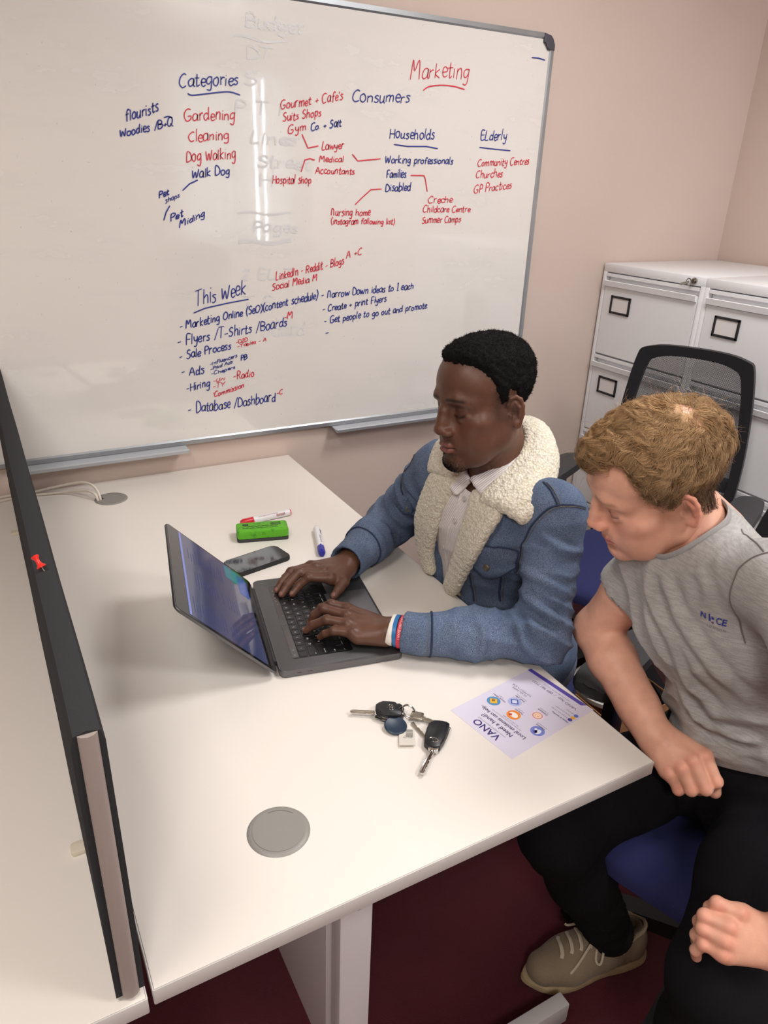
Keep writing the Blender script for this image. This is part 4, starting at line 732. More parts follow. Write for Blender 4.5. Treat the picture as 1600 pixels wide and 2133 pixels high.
# ------------------------------------------------------------------ sculpting: smooth distance fields meshed by surface nets
class Vol:
    def __init__(s, lo, hi, h):
        s.lo = np.array(lo, float); s.h = h; s.n = np.ceil((np.array(hi) - s.lo) / h).astype(int) + 1
        s.ax = [(s.lo[i] + h * np.arange(s.n[i])).astype(np.float32) for i in range(3)]
        s.d = np.full(s.n, 1.0, np.float32); s.pad = 0.012
    def sub_(s, lo, hi):
        a = np.clip(np.floor((np.array(lo) - s.lo) / s.h).astype(int), 0, s.n); b = np.clip(np.ceil((np.array(hi) - s.lo) / s.h).astype(int) + 1, 0, s.n)
        return tuple(slice(int(i), int(j)) for i, j in zip(a, b))
    def op(s, f, lo, hi, k=0.01, cut=False):
        m = k + s.pad; sl = s.sub_(np.array(lo) - m, np.array(hi) + m)
        if any(q.stop <= q.start for q in sl): return s
        X = s.ax[0][sl[0]][:, None, None]; Y = s.ax[1][sl[1]][None, :, None]; Z = s.ax[2][sl[2]][None, None, :]
        v = f(X, Y, Z); a = s.d[sl]
        if cut:
            v = -v; h_ = np.maximum(k - np.abs(a - v), 0) / k if k > 0 else 0; s.d[sl] = np.maximum(a, v) + h_ * h_ * k * 0.25
        else:
            h_ = np.maximum(k - np.abs(a - v), 0) / k if k > 0 else 0; s.d[sl] = np.minimum(a, v) - h_ * h_ * k * 0.25
        return s
    def cap(s, a, b, ra, rb=None, k=0.01, cut=False):
        rb = ra if rb is None else rb; a = np.array(a, float); b = np.array(b, float); ba = b - a; L2 = float(ba @ ba) + 1e-12; R_ = max(ra, rb)
        def f(X, Y, Z):
            px_, py, pz = X - a[0], Y - a[1], Z - a[2]; t = np.clip((px_ * ba[0] + py * ba[1] + pz * ba[2]) / L2, 0, 1)
            return np.sqrt((px_ - t * ba[0]) ** 2 + (py - t * ba[1]) ** 2 + (pz - t * ba[2]) ** 2) - (ra + (rb - ra) * t)
        return s.op(f, np.minimum(a, b) - R_, np.maximum(a, b) + R_, k, cut)
    def ell(s, c, r, k=0.01, cut=False, rot=None):
        c = np.array(c, float); r = np.array(r, float); R_ = np.array(rot) if rot is not None else None; m = float(r.max())
        def f(X, Y, Z):
            x, y, z = X - c[0], Y - c[1], Z - c[2]
            if R_ is not None: x, y, z = R_[0, 0] * x + R_[1, 0] * y + R_[2, 0] * z, R_[0, 1] * x + R_[1, 1] * y + R_[2, 1] * z, R_[0, 2] * x + R_[1, 2] * y + R_[2, 2] * z
            k0 = np.sqrt((x / r[0]) ** 2 + (y / r[1]) ** 2 + (z / r[2]) ** 2); k1 = np.sqrt((x / r[0] ** 2) ** 2 + (y / r[1] ** 2) ** 2 + (z / r[2] ** 2) ** 2)
            return k0 * (k0 - 1) / np.maximum(k1, 1e-6)
        e = r if R_ is None else np.full(3, m)
        return s.op(f, c - e, c + e, k, cut)
    def chain(s, pts, rs, k=0.01, cut=False):
        for i in range(len(pts) - 1): s.cap(pts[i], pts[i + 1], rs[i], rs[i + 1], k, cut)
        return s
    def plane_cut(s, p, n_, k=0.004):
        """remove everything on the side n points to"""
        p = np.array(p, float); n_ = np.array(n_, float); n_ /= np.linalg.norm(n_)
        X = s.ax[0][:, None, None]; Y = s.ax[1][None, :, None]; Z = s.ax[2][None, None, :]
        v = ((X - p[0]) * n_[0] + (Y - p[1]) * n_[1] + (Z - p[2]) * n_[2]).astype(np.float32); h_ = np.maximum(k - np.abs(s.d - v), 0) / k; s.d = np.maximum(s.d, v) + h_ * h_ * k * 0.25; return s
    def grid(s): return s.ax[0][:, None, None], s.ax[1][None, :, None], s.ax[2][None, None, :]
    def mesh(s):
        d = s.d; ins = d < 0; nx, ny, nz = d.shape
        cn = np.zeros((nx - 1, ny - 1, nz - 1), np.int8)
        for i in (0, 1):
            for j in (0, 1):
                for k in (0, 1): cn += ins[i:nx - 1 + i, j:ny - 1 + j, k:nz - 1 + k]
        act = (cn > 0) & (cn < 8); I = np.argwhere(act); idx = np.full(act.shape, -1, np.int32); idx[act] = np.arange(len(I))
        P = np.zeros((len(I), 3)); Cn = np.zeros(len(I)); cor = [(i, j, k) for i in (0, 1) for j in (0, 1) for k in (0, 1)]
        D = {c: d[I[:, 0] + c[0], I[:, 1] + c[1], I[:, 2] + c[2]] for c in cor}
        for c in cor:
            for ax in range(3):
                if c[ax] == 0:
                    e = list(c); e[ax] = 1; e = tuple(e); a, b = D[c], D[e]; x = (a < 0) != (b < 0); t = np.where(x, a / np.where(x, a - b, 1), 0)
                    for q in range(3): P[:, q] += np.where(x, c[q] + (t if q == ax else 0), 0)
                    Cn += x
        V = s.lo + (I + P / Cn[:, None]) * s.h; F = []
        for ax in range(3):
            u, v = (ax + 1) % 3, (ax + 2) % 3; A = [slice(None)] * 3; B = [slice(None)] * 3; A[ax] = slice(0, -1); B[ax] = slice(1, None)
            x = ins[tuple(A)] != ins[tuple(B)]; E = np.argwhere(x); E = E[(E[:, u] > 0) & (E[:, v] > 0) & (E[:, u] < d.shape[u] - 1) & (E[:, v] < d.shape[v] - 1)]
            if not len(E): continue
            fl_ = ins[tuple(A)][E[:, 0], E[:, 1], E[:, 2]]
            def cell(du, dv):
                q = E.copy(); q[:, u] -= du; q[:, v] -= dv; return idx[q[:, 0], q[:, 1], q[:, 2]]
            q = np.stack([cell(1, 1), cell(0, 1), cell(0, 0), cell(1, 0)], 1); q[~fl_] = q[~fl_][:, ::-1]; F.append(q)
        F = np.concatenate(F); F = F[(F >= 0).all(1)]
        return V, F
def vnormals(V, F):
    a = V[F[:, 2]] - V[F[:, 0]]; b = V[F[:, 3 if F.shape[1] > 3 else 2]] - V[F[:, 1]]; n_ = np.cross(a, b); R_ = np.zeros_like(V)
    for k in range(F.shape[1]):
        for c in range(3): R_[:, c] += np.bincount(F[:, k], n_[:, c], len(V))
    return R_ / (np.linalg.norm(R_, axis=1, keepdims=True) + 1e-12)
def relax(V, F, it=2, lam=0.5):
    e = np.concatenate([F[:, [i, (i + 1) % F.shape[1]]] for i in range(F.shape[1])]); e = np.concatenate([e, e[:, ::-1]])
    n_ = np.bincount(e[:, 0], minlength=len(V)).astype(float)
    for _ in range(it):
        A = np.stack([np.bincount(e[:, 0], V[e[:, 1], c], len(V)) for c in range(3)], 1) / np.maximum(n_, 1)[:, None]; V = V + lam * (A - V)
    return V
def vnoise(P, scale, seed=0):
    """smooth value noise in [-1, 1]"""
    q = P * scale + seed * 17.31; i = np.floor(q).astype(np.int64); f = q - i; f = f * f * (3 - 2 * f); r = 0
    def hsh(x, y, z):
        n_ = (x * 374761393 + y * 668265263 + z * 2147483647 + seed * 974711) & 0x7fffffff; n_ = ((n_ ^ (n_ >> 13)) * 1274126177) & 0x7fffffff; return ((n_ ^ (n_ >> 16)) & 0xffff) / 32767.5 - 1
    for a in (0, 1):
        for b in (0, 1):
            for c in (0, 1): r = r + hsh(i[:, 0] + a, i[:, 1] + b, i[:, 2] + c) * np.abs(1 - a - f[:, 0]) * np.abs(1 - b - f[:, 1]) * np.abs(1 - c - f[:, 2])
    return r
def colour_attr(me, col):
    a = me.color_attributes.new('Col', 'FLOAT_COLOR', 'POINT'); c = np.ones((len(me.vertices), 4), np.float32); c[:, :3] = col; a.data.foreach_set('color', c.ravel())
def s2l(c): return np.array(lin(c)[:3])
def ss(e0, e1, x): t = np.clip((x - e0) / (e1 - e0), 0, 1); return t * t * (3 - 2 * t)
def frame(origin, fwd, up):
    """4x4 whose y axis is fwd, z axis up"""
    f = Vector(fwd).normalized(); u = Vector(up); x = f.cross(u).normalized(); u = x.cross(f)
    M = Matrix((x, f, u)).transposed().to_4x4(); M.translation = Vector(origin); return M
def xf(M, V): A = np.array(M); return V @ A[:3, :3].T + A[:3, 3]
def skin_mat(name, rough=0.48, bump=0.25, sss=0.0, tint=(0.8, 0.3, 0.15)):
    g = N(name); a = g.n('ShaderNodeAttribute'); a.attribute_name = 'Col'; v = g.noise(420, 3); w_ = g.noise(60, 2)
    c = g.mix(g.ramp(w_, [(0.3, (0, 0, 0, 1)), (0.7, (1, 1, 1, 1))]), a.outputs[0], g.mix(1.0, a.outputs[0], (0.93, 0.9, 0.9, 1), 'MULTIPLY'))
    g.set(Base_Color=c, Roughness=rough); g.b.inputs['Specular IOR Level'].default_value = 0.4
    if sss: g.b.inputs['Subsurface Weight'].default_value = sss; g.b.inputs['Subsurface Radius'].default_value = tint; g.b.inputs['Subsurface Scale'].default_value = 0.006
    g.bump(v, bump, 0.0006); return g.m
def merge(parts):
    V = []; F = []; Cc = []; o = 0
    for v, f, c in parts: V.append(v); F.append(f + o); Cc.append(np.broadcast_to(c, v.shape)); o += len(v)
    return np.concatenate(V), np.concatenate(F), np.concatenate(Cc)
def strands(roots, paths, r0, r1):
    """paths: (n, k, 3) -> thin three-sided tapering hairs"""
    n_, k, _ = paths.shape; t = np.gradient(paths, axis=1); t /= np.linalg.norm(t, axis=2, keepdims=True) + 1e-9
    a = np.cross(t, np.array([0.3, 0.5, 0.8])); a /= np.linalg.norm(a, axis=2, keepdims=True) + 1e-9; b = np.cross(t, a); rad = np.linspace(r0, r1, k)[None, :, None]
    ring = [paths + rad * (a * math.cos(q) + b * math.sin(q)) for q in (0, 2.094, 4.189)]
    V = np.stack(ring, 2).reshape(-1, 3); base = (np.arange(n_)[:, None] * k + np.arange(k - 1)[None]) * 3; F = []
    for q in range(3):
        q2 = (q + 1) % 3; F.append(np.stack([base + q, base + q2, base + 3 + q2, base + 3 + q], -1).reshape(-1, 4))
    return V, np.concatenate(F)
# ------------------------------------------------------------------ heads (local frame: +y the way the face looks, +z up, +x the person's right... left = -x)
def head_vol(P, h=0.0017):
    v = Vol((-0.10, -0.125, -0.20), (0.10, 0.145, 0.155), h); w = P.get('wide', 1.0); nw = P.get('nose_w', 1.0); lp_ = P.get('lips', 1.0); J = P.get('jaw', 1.0)
    v.ell((0, -0.012, 0.050), (0.0755 * w, 0.0985, 0.080), 0)
    v.ell((0, 0.033, 0.054), (0.064 * w, 0.060, 0.060), 0.03)
    v.ell((0, 0.028, -0.028), (0.0600 * w, 0.058, 0.078), 0.03)
    for s in (-1, 1):
        v.chain([(s * 0.060 * w, -0.006, -0.020), (s * 0.0495 * w * J, 0.002, -0.060), (s * 0.034 * J, 0.046, -0.086), (s * 0.013, 0.076, -0.102)], [0.015, 0.0165, 0.0155, 0.0145], 0.034)
        v.ell((s * 0.047 * w, 0.054, -0.018), (0.022, 0.021, 0.018), 0.028)
        v.ell((s * 0.032, 0.056, -0.056), (0.026, 0.026, 0.030), 0.028)
    v.ell((0, 0.080, -0.100), (0.021, 0.0165, 0.0165), 0.016)
    v.ell((0, 0.079, -0.060), (0.031, 0.0215, 0.028), 0.018)
    for s in (-1, 1):
        v.chain([(s * 0.010, 0.0885, 0.027), (s * 0.030, 0.0835, 0.030), (s * 0.048 * w, 0.0660, 0.024)], [0.0085, 0.009, 0.009], 0.018)
        v.ell((s * 0.0325, 0.0990, 0.010), (0.019, 0.0165, 0.0125), 0.010, True)
        v.ell((s * 0.0325, 0.0715, 0.0095), (0.0155, 0.0148, 0.0142), 0.005)                     # closed-down upper lid over the eyeball
        v.chain([(s * 0.019, 0.0800, -0.001), (s * 0.0325, 0.0822, -0.0060), (s * 0.046, 0.0755, -0.0015)], [0.003, 0.0042, 0.003], 0.009)  # lower lid
    # nose
    v.ell((0, 0.086, -0.028), (0.017 * nw, 0.022, 0.020), 0.012); v.ell((0, 0.078, -0.004), (0.016, 0.020, 0.024), 0.012)
    nb = P.get('bridge', 1.0); v.chain([(0, 0.0900, 0.022), (0, 0.0985 * 1.0, 0.006), (0, 0.1060 * nb, -0.012), (0, 0.1120 * nb, -0.0255)], [0.0085, 0.0078 * nw, 0.0086 * nw, 0.0098 * nw], 0.009)
    v.ell((0, 0.1120 * nb, -0.0285), (0.0115 * nw, 0.0105, 0.0095), 0.006)
    for s in (-1, 1):
        v.ell((s * 0.0128 * nw, 0.1030, -0.0335), (0.0082 * nw, 0.0110, 0.0080), 0.006); v.ell((s * 0.0075 * nw, 0.1050, -0.0425), (0.0042, 0.0058, 0.0035), 0.003, True)
    v.cap((0, 0.1010, -0.044), (0, 0.0990, -0.054), 0.004, 0.0035, 0.006)
    # mouth
    L = lp_
    v.chain([(-0.0235, 0.0895, -0.0650), (-0.011, 0.0990, -0.0615), (0, 0.1000, -0.0622), (0.011, 0.0990, -0.0615), (0.0235, 0.0895, -0.0650)], [0.0022, 0.0045 * L, 0.0044 * L, 0.0045 * L, 0.0022], 0.004)
    v.chain([(-0.0205, 0.0895, -0.0690), (-0.009, 0.0975, -0.0722), (0.009, 0.0975, -0.0722), (0.0205, 0.0895, -0.0690)], [0.0024, 0.0056 * L, 0.0056 * L, 0.0024], 0.004)
    v.chain([(-0.0250, 0.0915, -0.0668), (-0.011, 0.1035, -0.0662), (0, 0.1050, -0.0668), (0.011, 0.1035, -0.0662), (0.0250, 0.0915, -0.0668)], [0.0012, 0.0013, 0.0013, 0.0013, 0.0012], 0.0025, True)
    v.cap((-0.014, 0.0965, -0.0845), (0.014, 0.0965, -0.0845), 0.0042, 0.0042, 0.008, True)
    # neck runs down and back
    n0 = np.array(P.get('neck', (0, -0.045, -0.19))); nr = P.get('neck_r', 0.056)
    v.cap((0, -0.022, -0.045), tuple(n0), nr - 0.003, nr + 0.002, 0.024)
    for s in (-1, 1): v.chain([(s * 0.052, -0.022, -0.045), tuple(n0 + np.array((s * 0.022, 0.042, 0.0)))], [0.012, 0.013], 0.018)
    # ears
    for s in (-1, 1):
        ex = s * 0.0705 * w; c = np.array((ex + s * 0.007, -0.016, -0.004)); R_ = np.array(Matrix.Rotation(s * math.radians(P.get('ear_rot', 20)), 3, 'Z') @ Matrix.Rotation(math.radians(-9), 3, 'X'))
        v.ell(c, (0.0050, 0.0175, 0.030), 0.005, False, R_)
        def q(y, z, o=0.0): return tuple(c + R_ @ np.array((s * (0.0045 + o), y, z)))
        v.chain([q(0.010, 0.004, -.002), q(0.012, 0.017), q(0.005, 0.0285), q(-0.006, 0.030), q(-0.0145, 0.022), q(-0.0165, 0.008), q(-0.0135, -0.008), q(-0.007, -0.021)], [0.0030, 0.0034, 0.0036, 0.0037, 0.0037, 0.0036, 0.0034, 0.0034], 0.0025)
        v.ell(q(0.001, -0.0265, -0.001), (0.0048, 0.0085, 0.009), 0.004, False, R_)
        v.ell(q(0.003, 0.000, 0.003), (0.0062, 0.0092, 0.0145), 0.002, True, R_); v.ell(q(-0.006, 0.014, 0.004), (0.004, 0.005, 0.010), 0.002, True, R_)
        v.chain([q(-0.004, 0.017, 0.000), q(-0.009, 0.006, 0.0005), q(-0.006, -0.010, 0.0)], [0.0024, 0.0026, 0.0022], 0.003)
        v.ell(q(0.0115, -0.006, 0.001), (0.004, 0.0036, 0.0062), 0.003, False, R_)
    return v
def head_colour(V, P):
    """skin colour by region plus painted hollow shade, in the head's own frame"""
    x, y, z = np.abs(V[:, 0]), V[:, 1], V[:, 2]; base = s2l(P['skin']); c = np.tile(base, (len(V), 1))
    def blend(m, col): nonlocal c; m = np.clip(m, 0, 1)[:, None]; c = c * (1 - m) + s2l(col) * m
    n_ = vnoise(V, 60, 2)
    blend(np.exp(-(((x - 0.043) / 0.022) ** 2 + ((z + 0.022) / 0.022) ** 2)) * (y > 0.02) * P.get('flush', 0.3), P['flush_c'])
    blend(np.exp(-((x / 0.018) ** 2 + ((z + 0.030) / 0.016) ** 2)) * (y > 0.085) * P.get('flush', 0.3) * 1.3, P['flush_c'])
    blend(ss(0.079, 0.086, x) * (np.abs(z) < 0.05) * P.get('ear', 0.4), P['flush_c'])
    # beard shadow: jaw and moustache
    jaw = ss(-0.048, -0.075, z) * ss(-0.005, 0.02, y) * ss(-0.135, -0.115, z); mous = np.exp(-(((z + 0.0535) / 0.0055) ** 2)) * (x < 0.026) * (y > 0.08)
    blend(jaw * P.get('beard', 0.2) * (0.75 + 0.25 * n_), P['beard_c']); blend(mous * P.get('mous', 0.4), P['beard_c'])
    blend(np.exp(-((x / 0.016) ** 2 + ((z + 0.104) / 0.013) ** 2)) * (y > 0.06) * P.get('chin', 0.3), P['beard_c'])
    lip = (np.exp(-(((z + 0.0622) / 0.0048) ** 4)) + np.exp(-(((z + 0.0725) / 0.0062) ** 4))) * ss(0.0245, 0.019, x) * (y > 0.086)
    blend(lip * P.get('lip_a', 0.85), P['lip_c'])
    blend(np.exp(-(((z + 0.0668) / 0.0011) ** 2)) * (x < 0.025) * (y > 0.084) * 0.8, P['dark'])  # parting of the lips: shade painted into the colour
    # brow, lash line, socket
    bz = 0.0335 - 0.0012 * ((x - 0.030) / 0.01) ** 2 * 0.6
    blend(np.exp(-(((z - bz) / 0.0036) ** 2)) * ss(0.008, 0.014, x) * ss(0.055, 0.046, x) * (y > 0.05) * P.get('brow', 0.9), P['brow_c'])
    lz = 0.0015 - 0.0030 * (1 - ((x - 0.0325) / 0.014) ** 2)
    blend(np.exp(-(((z - lz) / P.get('lash_w', 0.0017)) ** 2)) * ss(0.0185, 0.021, x) * ss(0.0480, 0.044, x) * (y > 0.06) * P.get('lash', 0.9), P['dark'])
    blend(np.exp(-(((z - lz - 0.0115) / 0.0010) ** 2)) * ss(0.0185, 0.023, x) * ss(0.0480, 0.043, x) * (y > 0.06) * 0.35, P['dark'])
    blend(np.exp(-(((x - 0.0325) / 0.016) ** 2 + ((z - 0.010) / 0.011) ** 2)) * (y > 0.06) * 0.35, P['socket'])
    # nostril and ear hollow: recess shade painted into the skin colour
    blend(np.exp(-(((x - 0.0075) / 0.0035) ** 2 + ((z + 0.0425) / 0.0025) ** 2)) * (y > 0.1) * 0.8, P['dark'])
    blend(np.exp(-(((y + 0.013) / 0.007) ** 2 + ((z + 0.004) / 0.011) ** 2)) * (x > 0.066) * (x < 0.094) * 0.55, P['dark'])
    sb_ = ss(0.05, 0.062, x) * ss(-0.030, -0.005, z) * ss(0.055, 0.040, z) * ss(-0.012, 0.0, y) * ss(0.040, 0.018, y); blend(sb_ * P.get('side', 0.6) * (0.8 + 0.2 * n_), P.get('side_c', P['brow_c']))
    return c * (1 + 0.04 * n_[:, None])
# ------------------------------------------------------------------ hands
def hand_parts(wrist, fingers, thumb, back, pn, h=0.0014, fr=(0.0104, 0.0096, 0.0088, 0.0074), tr=(0.014, 0.0125, 0.0108, 0.0085), wr=0.026, fa=0.036, arm=None):
    """wrist point, four finger chains (knuckle first), thumb chain, forearm point, palm-side direction"""
    A = np.array(wrist, float); pn = np.array(pn, float); pn /= np.linalg.norm(pn); allp = np.concatenate([np.array(x, float) for x in list(fingers) + [thumb]] + [A[None], np.array(back, float)[None]])
    if arm: allp = np.concatenate([allp, np.array(arm[0])])
    v = Vol(allp.min(0) - 0.055, allp.max(0) + 0.055, h)
    if arm: v.chain(arm[0], arm[1], 0.02)
    back = np.array(back, float); d = (np.array(fingers[1][0]) - A); d /= np.linalg.norm(d); side = np.cross(d, pn); side /= np.linalg.norm(side)
    # flattened wrist and forearm: two strands side by side
    for s in (-1, 1): v.cap(A + side * s * 0.009, back + side * s * 0.007, wr * 0.78, fa - 0.004, 0.02)
    M = [np.array(f[0], float) for f in fingers]
    for i, m in enumerate(M):
        a = A + (m - A) * 0.12 + side * (0.011 * ((1.5 - i) / 1.5) * np.sign(side @ (M[0] - M[3])))
        v.cap(a + pn * 0.004, m + pn * 0.004, 0.0155, fr[0] + 0.0012, 0.012); v.cap(a + pn * 0.012, m + pn * 0.011 - d * 0.012, 0.014, 0.0095, 0.014)
    for i in range(3): v.cap(M[i] + pn * 0.005 - d * 0.008, M[i + 1] + pn * 0.005 - d * 0.008, 0.0105, 0.0105, 0.008)
    for i, f in enumerate(fingers):
        s_ = (0.98, 1.03, 1.0, 0.88)[i]; P = [np.array(p, float) for p in f]; v.cap(P[0] + pn * 0.001, P[1], fr[0] * s_ * 1.03, fr[1] * s_, 0.006)
        for j in range(1, len(P) - 1): v.cap(P[j], P[j + 1], fr[j] * s_, fr[min(j + 1, 3)] * s_, 0.003)
        v.ell(P[0] - pn * 0.002, (0.0085,) * 3, 0.006); v.ell(P[1] - pn * 0.0002, (fr[1] * s_,) * 3, 0.004)
    T = [np.array(p, float) for p in thumb]; v.cap(T[0], T[1], tr[0], tr[1], 0.014)
    for j in range(1, len(T) - 1): v.cap(T[j], T[j + 1], tr[j], tr[min(j + 1, 3)], 0.004)
    V, F = v.mesh(); V = relax(V, F, 1, 0.35); return V, F, pn, side
def hand_colour(V, P, fingers, thumb, pn, nails=True):
    c = np.tile(s2l(P['skin']), (len(V), 1)) * (1 + 0.05 * vnoise(V, 90, 5))[:, None]
    def bl(m, col): nonlocal c; m = np.clip(m, 0, 1)[:, None]; c = c * (1 - m) + s2l(col) * m
    for f in list(fingers):
        for j, a in ((0, .55), (1, .45)): bl(np.exp(-(np.linalg.norm(V - (np.array(f[j]) - pn * 0.006), axis=1) / 0.010) ** 2) * a, P['knuckle'])
    for f in list(fingers) + [thumb]:
        p1, p0 = np.array(f[-1], float), np.array(f[-2], float); d = (p1 - p0) / (np.linalg.norm(p1 - p0) + 1e-9); up = -pn - d * float(-pn @ d); up /= np.linalg.norm(up) + 1e-9; q = V - (p1 + d * 0.002 + up * 0.0055)
        s = np.cross(d, up); u = q @ d; w_ = q @ s; n_ = q @ up; bl((np.sqrt((u / 0.0062) ** 2 + (w_ / 0.0048) ** 2) < 1) * (n_ > -0.004) * P.get('nail_a', 0.8), P['nail'])
        bl(np.exp(-(np.linalg.norm(V - (p1 + d * 0.003 - up * 0.002), axis=1) / 0.007) ** 2) * 0.5, P['tip'])
    return c
# ------------------------------------------------------------------ hair
def hair_cap(P, M, h=0.0026):
    v = Vol((-0.115, -0.155, -0.13), (0.115, 0.15, 0.175), h); v.pad = 0.06; w = P.get('wide', 1.0)
    v.ell((0, -0.012, 0.050), (0.0755 * w, 0.0985, 0.080), 0); v.ell((0, 0.030, 0.052), (0.064 * w, 0.060, 0.062), 0.03); v.cap((0, -0.022, -0.045), tuple(P.get('neck', (0, -0.045, -0.19))), P.get('neck_r', 0.056) - 0.003, P.get('neck_r', 0.056), 0.024)
    X, Y, Z = v.grid(); yb, zb = zip(*P['hairline']); e = Z - np.interp(Y, yb, zb).astype(np.float32) - P.get('peak', 0.0) * np.exp(-(X / 0.02) ** 2) * (Y > 0.04)
    side = ss(0.045, 0.078, np.abs(X)) * ss(0.105, 0.06, Z); t = P['sidet'] + (P['top'] - P['sidet']) * ss(0.02, 0.115, Z) * (1 - 0.6 * side); t = t * ss(0.0, P.get('ramp', 0.02), e) - 0.0035
    t = t + P.get('front', 0.0) * np.exp(-(((Y - 0.085) / 0.03) ** 2 + ((Z - 0.10) / 0.03) ** 2)) * ss(0, 0.01, e)
    v.d = v.d - t.astype(np.float32); V, F = v.mesh(); keep_ = np.interp(V[:, 1], yb, zb) - 0.004 < V[:, 2]; k = keep_[F].all(1); F = F[k]
    u = np.unique(F); r = np.full(len(V), -1); r[u] = np.arange(len(u)); return V[u], r[F]

# ------------------------------------------------------------------ shared cloth materials
def cloth(name, c0, c1, scale=900, bumpv=0.4, rough=0.9, streak=None, sheen=0.12):
    g = N(name); n1 = g.noise(scale, 2); c = g.mix(n1, lin(c0), lin(c1))
    if streak:
        mp = g.n('ShaderNodeMapping'); mp.inputs['Scale'].default_value = streak; g.l(g.coord(), mp.inputs[0]); n2 = g.noise(1.0, 3, mp.outputs[0]); c = g.mix(g.ramp(n2, [(0.38, (0, 0, 0, 1)), (0.62, (1, 1, 1, 1))]), g.mix(1.0, c, (0.80, 0.80, 0.79, 1), 'MULTIPLY'), c)
    g.set(Base_Color=c, Roughness=rough); g.b.inputs['Specular IOR Level'].default_value = 0.15; g.b.inputs['Sheen Weight'].default_value = sheen
    g.bump(n1, bumpv, 0.0012); return g
def attr_mix(g, dark):
    """darken / lighten by the garment's own worn-in colour attribute"""
    a = g.n('ShaderNodeAttribute'); a.attribute_name = 'Col'; l = g.b.inputs['Base Color'].links[0].from_socket; g.set(Base_Color=g.mix(1.0, l, a.outputs[0], 'MULTIPLY')); return g.m
def garment(name, V, F, m, parent, col=None):
    me = from_data(name, V, F); 
    if col is not None: colour_attr(me, col)
    o = link(name, me, m); keep(o, parent); return o
def folds(V, Nn, items):
    """cloth creases: items (centre, axis, radius, amplitude, wavelength, seed); waves across the axis, fading with distance"""
    d = np.zeros(len(V))
    for c, ax, rad, amp, wl, sd in items:
        q = V - np.array(c); ax = np.array(ax, float); ax /= np.linalg.norm(ax); s = q @ ax; w_ = np.exp(-(np.linalg.norm(q, axis=1) / rad) ** 2)
        ph = s / wl * 2 * np.pi + 2.6 * vnoise(V, 9.0, sd) + 1.2 * vnoise(V, 22.0, sd + 1); d += amp * w_ * (1 - 2 * np.abs(np.sin(ph / 2)) ** 0.7) * (0.7 + 0.3 * vnoise(V, 14, sd + 2))
    return V + Nn * d[:, None]

def creases(V, Nn, lines):
    """single drawn folds: (polyline, height, width) raises a ridge with a soft valley on both sides"""
    d = np.zeros(len(V))
    for P, amp, w_ in lines:
        P = np.array(smooth_pts(P, 5)); m = np.full(len(V), 9.0); at = np.zeros(len(V))
        for i in range(len(P) - 1):
            a, b = P[i], P[i + 1]; t = np.clip((V - a) @ (b - a) / ((b - a) @ (b - a) + 1e-12), 0, 1); q = np.linalg.norm(V - a - t[:, None] * (b - a), axis=1); k = q < m; m[k] = q[k]; at[k] = (i + t[k]) / (len(P) - 1)
        fade = np.clip(np.minimum(at, 1 - at) * 5, 0, 1); d += amp * fade * (np.exp(-(m / w_) ** 2) - 0.75 * np.exp(-((m - 1.9 * w_) / (0.9 * w_)) ** 2))
    return V + Nn * d[:, None]
# ================================================================== the man in the denim jacket
p1 = thing('person', 'man with short black hair in a fleece-collared denim jacket typing on the laptop', 'person', (0.97, 0.57, 0.0))
Q1 = {'bridge': 0.975, 'lash_w': 0.0034, 'lash': 1.0, 'skin': (100, 68, 53), 'flush_c': (126, 72, 52), 'flush': .25, 'beard_c': (44, 29, 25), 'beard': .22, 'mous': .25, 'chin': .65, 'lip_c': (136, 80, 72), 'dark': (24, 14, 12), 'brow_c': (30, 20, 18), 'socket': (78, 48, 38), 'nose_w': 1.25, 'lips': 1.3, 'ear': .2, 'ear_rot': 28,
      'knuckle': (74, 46, 36), 'nail': (150, 108, 92), 'tip': (128, 78, 62), 'neck': (0.0, -0.045, -0.175), 'neck_r': 0.058,
      'hairline': [(-0.13, -0.070), (-0.07, -0.066), (-0.040, -0.040), (-0.024, 0.020), (-0.006, 0.026), (-0.001, -0.002), (0.012, 0.002), (0.020, 0.022), (0.030, 0.046), (0.043, 0.068), (0.056, 0.082), (0.07, 0.088), (0.085, 0.087), (0.14, 0.087)], 'top': 0.016, 'sidet': 0.007, 'ramp': 0.032, 'front': 0.0}
H1 = frame((0.829, 0.577, 1.174), (-0.994, -0.035, -0.106), (-0.108, 0.069, 0.992))
M_skin1 = skin_mat('skin_dark', 0.42, 0.25, 0.06)
v = head_vol(Q1); V, F = v.mesh(); V = relax(V, F, 1, 0.4); parts = [(xf(H1, V), F, head_colour(V, Q1))]
SH1L, EL1L, CU1L, WR1L = (0.888, 0.392, 0.995), (0.812, 0.305, 0.785), (0.5908, 0.4380, 0.7774), (0.5661, 0.4611, 0.7774)
SH1R, EL1R, WR1R = (0.846, 0.742, 0.978), (0.790, 0.858, 0.800), (0.6055, 0.7412, 0.7804)
f1L = [[(0.5193, 0.5645, 0.7824), (0.4946, 0.5855, 0.7864), (0.4825, 0.6082, 0.7684), (0.4713, 0.6150, 0.7534)], [(0.5047, 0.5345, 0.7864), (0.4725, 0.5722, 0.7884), (0.4570, 0.5853, 0.7704), (0.4490, 0.5865, 0.7534)], [(0.4940, 0.5084, 0.7844), (0.4634, 0.5384, 0.7844), (0.4430, 0.5581, 0.7674), (0.4292, 0.5649, 0.7534)], [(0.4940, 0.4848, 0.7774), (0.4646, 0.5097, 0.7754), (0.4521, 0.5229, 0.7644), (0.4454, 0.5309, 0.7534)]]
t1L = [(0.5469, 0.5049, 0.7704), (0.5397, 0.5551, 0.7624), (0.5293, 0.5844, 0.7584), (0.5187, 0.6093, 0.7554)]
